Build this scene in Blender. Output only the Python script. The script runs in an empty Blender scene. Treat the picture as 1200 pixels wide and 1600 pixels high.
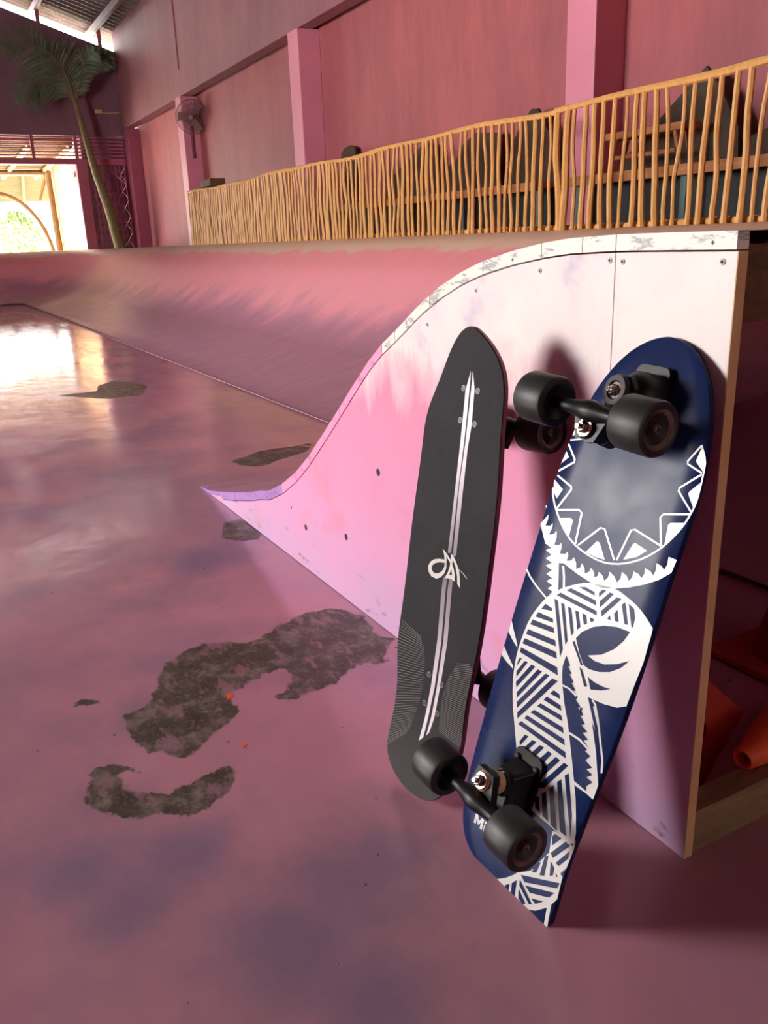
import bpy, bmesh, math, random
import numpy as np
from mathutils import Vector, Matrix
from mathutils.geometry import tessellate_polygon
random.seed(7)
sc = bpy.context.scene
COL = sc.collection

# ------------------------------------------------------------------ camera
EYE = Vector((0, 0, 0.93))
def cam_axes(pitch=18.05, roll=2.2, az=28.1):
    p, r, a = map(math.radians, (pitch, roll, az))
    h = Vector((-math.cos(a), math.sin(a), 0))
    fw = h * math.cos(p) - Vector((0, 0, 1)) * math.sin(p)
    rt0 = h.cross(Vector((0, 0, 1))); up0 = rt0.cross(fw)
    return fw, rt0 * math.cos(r) - up0 * math.sin(r), rt0 * math.sin(r) + up0 * math.cos(r)
fw, rt, up = cam_axes()
cd = bpy.data.cameras.new('camera'); cam = bpy.data.objects.new('camera', cd); COL.objects.link(cam)
cd.sensor_fit = 'VERTICAL'; cd.sensor_height = 24.0; cd.lens = 24.0 * 1309.0 / 1600.0
cd.clip_start = 0.02; cd.clip_end = 300
M = Matrix.Identity(4)
for i in range(3):
    M[i][0] = rt[i]; M[i][1] = up[i]; M[i][2] = -fw[i]; M[i][3] = EYE[i]
cam.matrix_world = M
sc.camera = cam
sc.view_settings.view_transform = 'Standard'; sc.view_settings.look = 'None'
sc.view_settings.gamma = 1.0; sc.view_settings.use_curve_mapping = False
sc.view_settings.exposure = 2.2

# ------------------------------------------------------------------ sky and sun
w = bpy.data.worlds.new('sky'); sc.world = w; w.use_nodes = True
bg = w.node_tree.nodes['Background']
bg.inputs['Color'].default_value = (1.0, 0.97, 0.94, 1); bg.inputs['Strength'].default_value = 3.2
sd = bpy.data.lights.new('sun', 'SUN'); sd.energy = 13.0; sd.angle = 0.02; sd.color = (1.0, 0.94, 0.82)
sun = bpy.data.objects.new('sun', sd); COL.objects.link(sun)
# daylight entering by the tall window in the side wall
wd = bpy.data.lights.new('window_daylight', 'AREA'); wd.shape = 'RECTANGLE'; wd.size = 2.8; wd.size_y = 1.9; wd.energy = 185; wd.color = (1.0, 0.96, 0.92)
win = bpy.data.objects.new('window_daylight', wd); COL.objects.link(win); win.location = (-6.1, -6.02, 2.15)
win.rotation_euler = (math.radians(90), 0, 0)
sun.rotation_euler = Vector((-0.42, -0.38, 0.82)).to_track_quat('Z', 'Y').to_euler()
sc.cycles.max_bounces = 10; sc.cycles.diffuse_bounces = 6; sc.cycles.use_denoising = True
sc.cycles.sample_clamp_indirect = 6.0; sc.cycles.caustics_reflective = False; sc.cycles.caustics_refractive = False

# ------------------------------------------------------------------ helpers
def mesh_obj(name, verts, faces, mat=None, parent=None, smooth=False):
    me = bpy.data.meshes.new(name); me.from_pydata([tuple(v) for v in verts], [], faces); me.update()
    if mat: me.materials.append(mat)
    if smooth:
        me.polygons.foreach_set('use_smooth', [True] * len(me.polygons))
    o = bpy.data.objects.new(name, me); COL.objects.link(o)
    if parent: o.parent = parent
    return o
class MB:
    """collects shapes that make up one mesh"""
    def __init__(s): s.v = []; s.f = []
    def add(s, v, f):
        n = len(s.v); s.v += [tuple(q) for q in v]; s.f += [tuple(i + n for i in q) for q in f]; return s
    def box(s, a, b):
        (x0, y0, z0), (x1, y1, z1) = a, b
        v = [(x0,y0,z0),(x1,y0,z0),(x1,y1,z0),(x0,y1,z0),(x0,y0,z1),(x1,y0,z1),(x1,y1,z1),(x0,y1,z1)]
        return s.add(v, [(0,3,2,1),(4,5,6,7),(0,1,5,4),(1,2,6,5),(2,3,7,6),(3,0,4,7)])
    def tube(s, pts, rad, n=8, caps=True):
        pts = [Vector(p) for p in pts]
        rad = rad if isinstance(rad, (list, tuple)) else [rad] * len(pts)
        v = []; f = []; ref = None
        for i, p in enumerate(pts):
            d = (pts[min(i+1, len(pts)-1)] - pts[max(i-1, 0)]).normalized()
            if ref is None: ref = Vector((0,0,1)) if abs(d.z) < .9 else Vector((1,0,0))
            x = d.cross(ref).normalized(); y = d.cross(x).normalized(); ref = -y if False else ref
            for k in range(n):
                a = 2*math.pi*k/n; v.append(p + (x*math.cos(a) + y*math.sin(a)) * rad[i])
        for i in range(len(pts)-1):
            for k in range(n):
                f.append((i*n+k, i*n+(k+1)%n, (i+1)*n+(k+1)%n, (i+1)*n+k))
        if caps: f.append(tuple(range(n))[::-1]); f.append(tuple((len(pts)-1)*n+k for k in range(n)))
        return s.add(v, f)
    def lathe(s, prof, origin, axis, n=28):
        """prof: list of (along, radius)"""
        o = Vector(origin); d = Vector(axis).normalized()
        ref = Vector((0,0,1)) if abs(d.z) < .9 else Vector((1,0,0))
        x = d.cross(ref).normalized(); y = d.cross(x).normalized()
        v = []; f = []
        for h, r in prof:
            for k in range(n):
                a = 2*math.pi*k/n; v.append(o + d*h + (x*math.cos(a)+y*math.sin(a))*max(r, 1e-5))
        for i in range(len(prof)-1):
            for k in range(n): f.append((i*n+k, (i+1)*n+k, (i+1)*n+(k+1)%n, i*n+(k+1)%n))
        return s.add(v, f)
    def prism(s, poly, fn0, fn1):
        """poly of 2-D points, closed between the two maps fn0 and fn1"""
        tris = tessellate_polygon([[Vector((a, b, 0)) for a, b in poly]]); n = len(poly)
        v = [fn0(a, b) for a, b in poly] + [fn1(a, b) for a, b in poly]
        f = [tuple(t) for t in tris] + [tuple(i+n for i in reversed(t)) for t in tris]
        f += [(i, (i+1) % n, (i+1) % n + n, i+n) for i in range(n)]
        return s.add(v, f)
    def build(s, name, mat=None, parent=None, smooth=False, fix=True):
        o = mesh_obj(name, s.v, s.f, mat, parent, False)
        if fix:
            b = bmesh.new(); b.from_mesh(o.data); bmesh.ops.recalc_face_normals(b, faces=b.faces); b.to_mesh(o.data); b.free()
        if smooth:
            o.data.polygons.foreach_set('use_smooth', [True]*len(o.data.polygons))
            o.data.set_sharp_from_angle(angle=math.radians(38))
        return o
def bevel(o, width, seg=2):
    m = o.modifiers.new('bevel', 'BEVEL'); m.width = width; m.segments = seg; m.limit_method = 'ANGLE'
    return o
def empty(name, loc=(0,0,0)):
    o = bpy.data.objects.new(name, None); COL.objects.link(o); o.location = loc; o.empty_display_size = .1; return o
def tag(o, label=None, cat=None, group=None, kind=None):
    if label: o['label'] = label
    if cat: o['category'] = cat
    if group: o['group'] = group
    if kind: o['kind'] = kind
    return o
def adopt(parent, *kids):
    """parent parts built in world space to a thing whose Empty stands at its base"""
    bpy.context.view_layer.update()
    for k in kids:
        k.parent = parent; k.matrix_parent_inverse = parent.matrix_world.inverted()

# ------------------------------------------------------------------ materials
def srgb(r, g, b):
    return tuple(((c/255+.055)/1.055)**2.4 if c/255 > .04045 else c/255/12.92 for c in (r, g, b)) + (1,)
class NT:
    def __init__(s, name):
        s.m = bpy.data.materials.new(name); s.m.use_nodes = True; s.t = s.m.node_tree; s.b = s.t.nodes['Principled BSDF']
    def n(s, typ, **kw):
        q = s.t.nodes.new(typ)
        for k, v in kw.items(): setattr(q, k, v)
        return q
    def l(s, a, b): s.t.links.new(a, b)
    def pos(s, scale=(1,1,1), rot=(0,0,0), obj=False):
        m = s.n('ShaderNodeMapping'); m.inputs['Scale'].default_value = scale; m.inputs['Rotation'].default_value = rot
        src = s.n('ShaderNodeTexCoord').outputs['Object'] if obj else s.n('ShaderNodeNewGeometry').outputs['Position']
        s.l(src, m.inputs['Vector']); return m.outputs['Vector']
    def noise(s, vec, scale, detail=4, rough=.55, dist=0):
        q = s.n('ShaderNodeTexNoise'); q.inputs['Scale'].default_value = scale; q.inputs['Detail'].default_value = detail
        q.inputs['Roughness'].default_value = rough; q.inputs['Distortion'].default_value = dist
        if vec is not None: s.l(vec, q.inputs['Vector'])
        return q.outputs['Fac']
    def ramp(s, fac, stops, interp='LINEAR'):
        q = s.n('ShaderNodeValToRGB'); q.color_ramp.interpolation = interp
        e = q.color_ramp.elements
        while len(e) < len(stops): e.new(.5)
        for i, (p, c) in enumerate(stops):
            e[i].position = p; e[i].color = c if not isinstance(c, (int, float)) else (c, c, c, 1)
        s.l(fac, q.inputs['Fac']); return q.outputs['Color']
    def mix(s, fac, a, b, mode='MIX'):
        q = s.n('ShaderNodeMix', data_type='RGBA', blend_type=mode)
        for sock, v in ((q.inputs['Factor'], fac), (q.inputs[6], a), (q.inputs[7], b)):
            if hasattr(v, 'links') or isinstance(v, bpy.types.NodeSocket): s.l(v, sock)
            else: sock.default_value = v
        return q.outputs[2]
    def math(s, op, a, b=0.0, c=None):
        q = s.n('ShaderNodeMath', operation=op)
        for i, v in enumerate((a, b) if c is None else (a, b, c)):
            if isinstance(v, bpy.types.NodeSocket): s.l(v, q.inputs[i])
            else: q.inputs[i].default_value = v
        return q.outputs[0]
    def sep(s, vec):
        q = s.n('ShaderNodeSeparateXYZ'); s.l(vec, q.inputs[0]); return q.outputs
    def mapr(s, v, a, b, c=0., d=1.):
        q = s.n('ShaderNodeMapRange'); s.l(v, q.inputs[0])
        for i, x in enumerate((a, b, c, d)): q.inputs[i+1].default_value = x
        return q.outputs[0]
    def bump(s, h, strength=.2, dist=.01):
        q = s.n('ShaderNodeBump'); q.inputs['Strength'].default_value = strength; q.inputs['Distance'].default_value = dist
        s.l(h, q.inputs['Height']); s.l(q.outputs[0], s.b.inputs['Normal'])
    def set(s, color=None, rough=None, metal=None, spec=None, coat=None):
        for key, v in (('Base Color', color), ('Roughness', rough), ('Metallic', metal), ('Specular IOR Level', spec), ('Coat Weight', coat)):
            if v is None: continue
            if isinstance(v, bpy.types.NodeSocket): s.l(v, s.b.inputs[key])
            else: s.b.inputs[key].default_value = v
        return s.m
def plain(name, c, rough=.6, var=.12, scale=6, metal=0, spec=.5, bump=0, obj=True):
    t = NT(name); c = srgb(*c)
    p = t.pos(obj=obj); f = t.noise(p, scale)
    lo = tuple(x*(1-var) for x in c[:3])+(1,); hi = tuple(min(1, x*(1+var)) for x in c[:3])+(1,)
    if bump: t.bump(f, bump, .004)
    return t.set(t.ramp(f, [(.3, lo), (.7, hi)]), rough, metal, spec)

# painted wall: pink lime wash with vertical streaks and dull purple blotches
def wall_paint(name, a, b, c):
    t = NT(name)
    st = t.noise(t.pos((1.2, 1.2, .25)), 1.6, 5, .6); bl = t.noise(t.pos((.5, .5, .5)), 1.0, 4)
    fi = t.noise(t.pos((14, 14, 3)), 1.5, 4)
    col = t.ramp(st, [(.3, srgb(*a)), (.62, srgb(*b))])
    col = t.mix(t.ramp(bl, [(.45, 0.), (.75, .7)]), col, srgb(*c))
    col = t.mix(t.ramp(fi, [(.35, .16), (.6, 0.)]), col, srgb(*[int(v*.75) for v in a]))
    t.bump(fi, .25, .006)
    return t.set(col, .62, spec=.35)
M_wall = wall_paint('pink wall paint', (152, 84, 90), (176, 97, 102), (138, 84, 97))
M_wallup = wall_paint('dull pink upper wall paint', (138, 90, 100), (156, 104, 112), (120, 86, 100))
M_col = plain('pink pillar paint', (206, 130, 152), .5, .06, 2, obj=False)
M_gate = plain('mauve gate paint', (168, 92, 116), .5, .1, 3, obj=False)
M_endwall = wall_paint('purple end wall paint', (116, 86, 100), (128, 96, 110), (104, 82, 100))

# floor: glossy mauve paint, dull clouding, worn bare patches from the mesh attribute
def floor_material():
    t = NT('glossy mauve floor paint')
    p = t.pos()
    cl = t.noise(p, .9, 5, .6); cl2 = t.noise(p, 1.9, 6, .6); st = t.noise(t.pos((.6, 5, 1)), 2.0, 5, .6); fn = t.noise(p, 60, 3)
    col = t.ramp(cl, [(.32, srgb(172, 126, 148)), (.5, srgb(190, 136, 154)), (.68, srgb(206, 148, 160))])
    col = t.mix(t.ramp(cl2, [(.46, 0.), (.66, .6)]), col, srgb(138, 114, 144))
    col = t.mix(t.ramp(st, [(.5, 0.), (.9, .3)]), col, srgb(160, 124, 140))
    sm = t.n('ShaderNodeAttribute', attribute_name='smudge').outputs['Fac']
    sn = t.noise(p, 6, 6, .65)
    smk = t.mapr(t.math('ADD', sm, t.math('MULTIPLY', t.math('SUBTRACT', sn, .5), 1.3)), .22, .95, 0., .7)
    col = t.mix(smk, col, srgb(132, 112, 142))
    specks = t.noise(p, 42, 2, .4)
    col = t.mix(t.ramp(specks, [(.765, 0.), (.78, .7)]), col, srgb(70, 52, 60))
    at = t.n('ShaderNodeAttribute', attribute_name='wear').outputs['Fac']
    e1 = t.noise(p, 26, 6, .7); e2 = t.noise(p, 7, 5, .6)
    d = t.math('ADD', at, t.math('MULTIPLY', t.math('SUBTRACT', e1, .5), .055))
    d = t.math('ADD', d, t.math('MULTIPLY', t.math('SUBTRACT', e2, .53), .06))
    mask = t.mapr(d, -.001, .003)
    bare = t.ramp(t.noise(p, 16, 6, .7), [(.3, srgb(50, 44, 38)), (.5, srgb(78, 70, 60)), (.68, srgb(140, 126, 118))])
    bare = t.mix(t.ramp(t.noise(p, 110, 3), [(.55, 0.), (.7, .5)]), bare, srgb(148, 118, 122))
    bare = t.mix(t.ramp(t.noise(t.pos((1, 2.5, 1)), 9, 5, .6), [(.55, 0.), (.62, .7)]), bare, srgb(150, 112, 126))
    col = t.mix(mask, col, bare)
    r = t.math('ADD', t.mapr(t.noise(t.pos((.8, 3.5, 1)), 1.7, 6, .65), .3, .7, .05, .22), t.math('MULTIPLY', mask, .3))
    t.bump(t.math('ADD', t.math('ADD', t.noise(p, 5, 3), t.math('MULTIPLY', t.noise(p, 19, 3), .3)), t.math('MULTIPLY', fn, .05)), .2, .01)
    return t.set(col, r, spec=.5)
M_floor = floor_material()

def ramp_material():
    t = NT('ramp paint, mauve below and salmon pink above')
    x, y, z = t.sep(t.pos())
    st = t.noise(t.pos((2.2, 1.0, 1.0), (0, 0, .5)), 1.3, 6, .62)
    fine = t.noise(t.pos((9, 1.6, 1.6), (0, .3, .5)), 2.2, 5, .6)
    h = t.math('ADD', z, t.math('MULTIPLY', t.math('SUBTRACT', st, .5), .55))
    h = t.math('ADD', h, t.math('MULTIPLY', t.math('SUBTRACT', fine, .5), .2))
    col = t.ramp(h, [(.1, srgb(168, 122, 142)), (.27, srgb(178, 124, 146)), (.46, srgb(228, 150, 162)), (.8, srgb(238, 150, 158))])
    lip = t.math('ADD', z, t.math('MULTIPLY', t.math('SUBTRACT', t.noise(t.pos((1.1, 1.1, 1)), 2.0, 6, .62), .5), .2))
    col = t.mix(t.mapr(lip, .83, .85), col, srgb(226, 196, 178))
    t.bump(fine, .1, .01)
    return t.set(col, t.mapr(fine, .3, .7, .3, .5), spec=.45)
M_ramp = ramp_material()

def panel_material():
    t = NT('side panel paint, lilac to pink to white wash')
    x, y, z = t.sep(t.pos())
    drip = t.noise(t.pos((9, 1, 2.2)), 1.6, 6, .65); bl = t.noise(t.pos((3, 3, 3)), 1.5, 5, .6); fine = t.noise(t.pos((1, 1, 1)), 60, 4)
    h = t.math('ADD', z, t.math('MULTIPLY', t.math('SUBTRACT', drip, .5), .26))
    xx = t.math('MULTIPLY', t.math('ADD', x, 1.2), .09)
    h = t.math('SUBTRACT', h, xx)
    col = t.ramp(t.math('ADD', z, t.math('MULTIPLY', bl, .3)), [(.14, srgb(208, 172, 208)), (.36, srgb(228, 164, 204)), (.62, srgb(232, 152, 188)), (.8, srgb(228, 146, 176))])
    white = t.ramp(bl, [(.4, srgb(246, 238, 232)), (.58, srgb(238, 226, 226)), (.66, srgb(206, 196, 216)), (.74, srgb(232, 214, 218))])
    col = t.mix(t.mapr(h, .61, .73), col, white)
    pk = t.noise(t.pos((4, 1, 6)), 1.2, 4)
    col = t.mix(t.math('MULTIPLY', t.ramp(pk, [(.55, 0.), (.68, .6)]), t.mapr(z, .8, .66)), col, srgb(226, 150, 172))
    dirt = t.math('MULTIPLY', t.ramp(t.noise(t.pos((8, 1, 14)), 2., 4), [(.62, 0.), (.72, .7)]), t.mapr(z, .13, .04))
    col = t.mix(dirt, col, srgb(84, 64, 72))
    t.bump(fine, .06, .003)
    return t.set(col, .45, spec=.4)
M_panel = panel_material()
def strip_material(name, c, scuff):
    t = NT(name)
    f = t.noise(t.pos((5, 1, 16)), 2.2, 6, .7)
    return t.set(t.ramp(f, [(.42, srgb(*c)), (.54, srgb(*c)), (.60, srgb(*scuff)), (.64, srgb(*c))]), .45)
M_strip_w = strip_material('scuffed white edge paint', (240, 238, 226), (146, 152, 154))
M_strip_p = strip_material('pink edge paint', (238, 160, 200), (206, 130, 168))
M_strip_v = strip_material('purple edge paint', (176, 134, 200), (150, 108, 170))

def wood(name, a, b, rough=.6, grain=(3, 3, 30), scale=2.0):
    t = NT(name)
    f = t.noise(t.pos(grain, obj=True), scale, 6, .65, .4)
    t.bump(f, .2, .003)
    return t.set(t.ramp(f, [(.3, srgb(*a)), (.7, srgb(*b))]), rough)
M_ply = wood('raw plywood edge', (214, 172, 116), (240, 204, 150), .7, (40, 3, 3))
M_timber = wood('brown timber', (84, 58, 38), (122, 84, 52), .75, (3, 12, 30))
M_plate = wood('weathered base timber', (120, 98, 72), (164, 136, 100), .8, (20, 3, 30))
M_stick = wood('peeled honey wood', (198, 146, 82), (222, 172, 104), .5, (10, 10, 3), 3)
M_plank = wood('warm plank edge', (150, 96, 56), (188, 126, 76), .6, (2, 20, 20))
M_brown = wood('dark brown board', (48, 33, 22), (66, 46, 31), .7, (4, 4, 4))
M_teal = plain('dark teal paint', (28, 36, 38), .6, .2, 4)
M_tealpost = plain('teal post paint', (84, 112, 112), .6, .15, 4)
M_bamboo = wood('brown bamboo', (104, 78, 40), (136, 104, 54), .5, (8, 8, 2), 3)
M_black = plain('black enamel', (16, 16, 18), .42, .2, 20, spec=.28)
M_iron = plain('dark steel', (48, 44, 46), .45, .2, 12, metal=.6)
M_chrome = plain('polished steel', (214, 206, 196), .16, .05, 30, metal=1)
M_urethane = plain('matte black urethane', (33, 33, 34), .5, .2, 40)
M_core = plain('dusty wheel core', (112, 94, 84), .7, .35, 60)
M_bushing = plain('amber bushing', (206, 160, 112), .4, .08, 30)
M_grip = None
def grip_material():
    t = NT('charcoal grip sheet')
    p = t.pos(obj=True); f = t.noise(p, 900, 2); g = t.noise(p, 5, 5, .65)
    col = t.ramp(g, [(.35, srgb(38, 37, 41)), (.7, srgb(50, 48, 52))])
    col = t.mix(t.ramp(f, [(.6, 0.), (.75, .25)]), col, srgb(140, 136, 138))
    sy = t.sep(t.n('ShaderNodeTexCoord').outputs['Object'])[1]
    col = t.mix(t.mapr(sy, .17, .03, 0., .55), col, srgb(84, 80, 80))
    t.bump(f, .3, .0008)
    return t.set(col, .7, spec=.18)
M_grip = grip_material()
M_maroon = plain('maroon stained edge', (124, 44, 70), .4, .15, 30)
def navy_material():
    t = NT('glossy navy lacquer')
    g = t.noise(t.pos(obj=True), 7, 5, .6)
    col = t.ramp(g, [(.3, srgb(22, 36, 78)), (.7, srgb(30, 46, 90))])
    return t.set(col, t.mapr(g, .3, .7, .20, .36), spec=.085)
M_navy = navy_material()
M_navyink = M_navy
M_print = plain('white print', (214, 214, 210), .3, .02, 10)
M_lightprint = plain('pale grey hatch print', (128, 124, 124), .5, .05, 10)
def stripe_material():
    t = NT('white stripe print fading at the emblem')
    sy = t.sep(t.n('ShaderNodeTexCoord').outputs['Object'])[1]
    d = t.math('ABSOLUTE', t.math('SUBTRACT', sy, .405))
    return t.set(t.ramp(t.mapr(d, 0., .30), [(.0, srgb(96, 86, 96)), (.25, srgb(150, 138, 150)), (.6, srgb(222, 212, 224)), (.9, srgb(236, 228, 238))]), .45)
M_stripe = stripe_material()
M_metal = plain('weathered corrugated metal', (120, 112, 108), .5, .2, 3, metal=.3)
M_purlin = plain('rust painted purlin', (110, 74, 78), .6, .15, 4)
M_trunk = wood('grey palm trunk', (92, 84, 54), (132, 122, 82), .8, (3, 3, 26), 2)
M_leaf = plain('dull palm leaf', (104, 130, 100), .5, .3, 6, obj=False)
M_leaf2 = plain('fresh hedge leaf', (74, 96, 22), .5, .35, 5, obj=False)
M_ground = plain('pale sandy ground', (236, 230, 218), .9, .08, 2, obj=False)
M_cream = plain('cream plaster', (206, 164, 120), .7, .05, 2, obj=False)
M_white = plain('white garden plaster', (240, 238, 228), .8, .04, 2, obj=False)
M_fan = plain('grey fan wire', (120, 82, 84), .5, .1, 10)
M_box = plain('brown box', (96, 62, 44), .6, .2, 8)
M_orange = plain('orange cone plastic', (236, 92, 40), .5, .12, 8)
M_red = plain('red cone rubber', (176, 50, 30), .6, .15, 8)
M_hole = plain('dark screw hole', (58, 30, 44), .8, .1, 10)
M_seam = plain('pale scuffed pink', (208, 164, 178), .5, .2, 3)
M_orangepaint = plain('orange paint', (236, 104, 62), .4, .1, 20)
M_thatch = wood('weathered reed', (54, 48, 26), (76, 68, 36), .9, (2, 2, 20))

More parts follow.
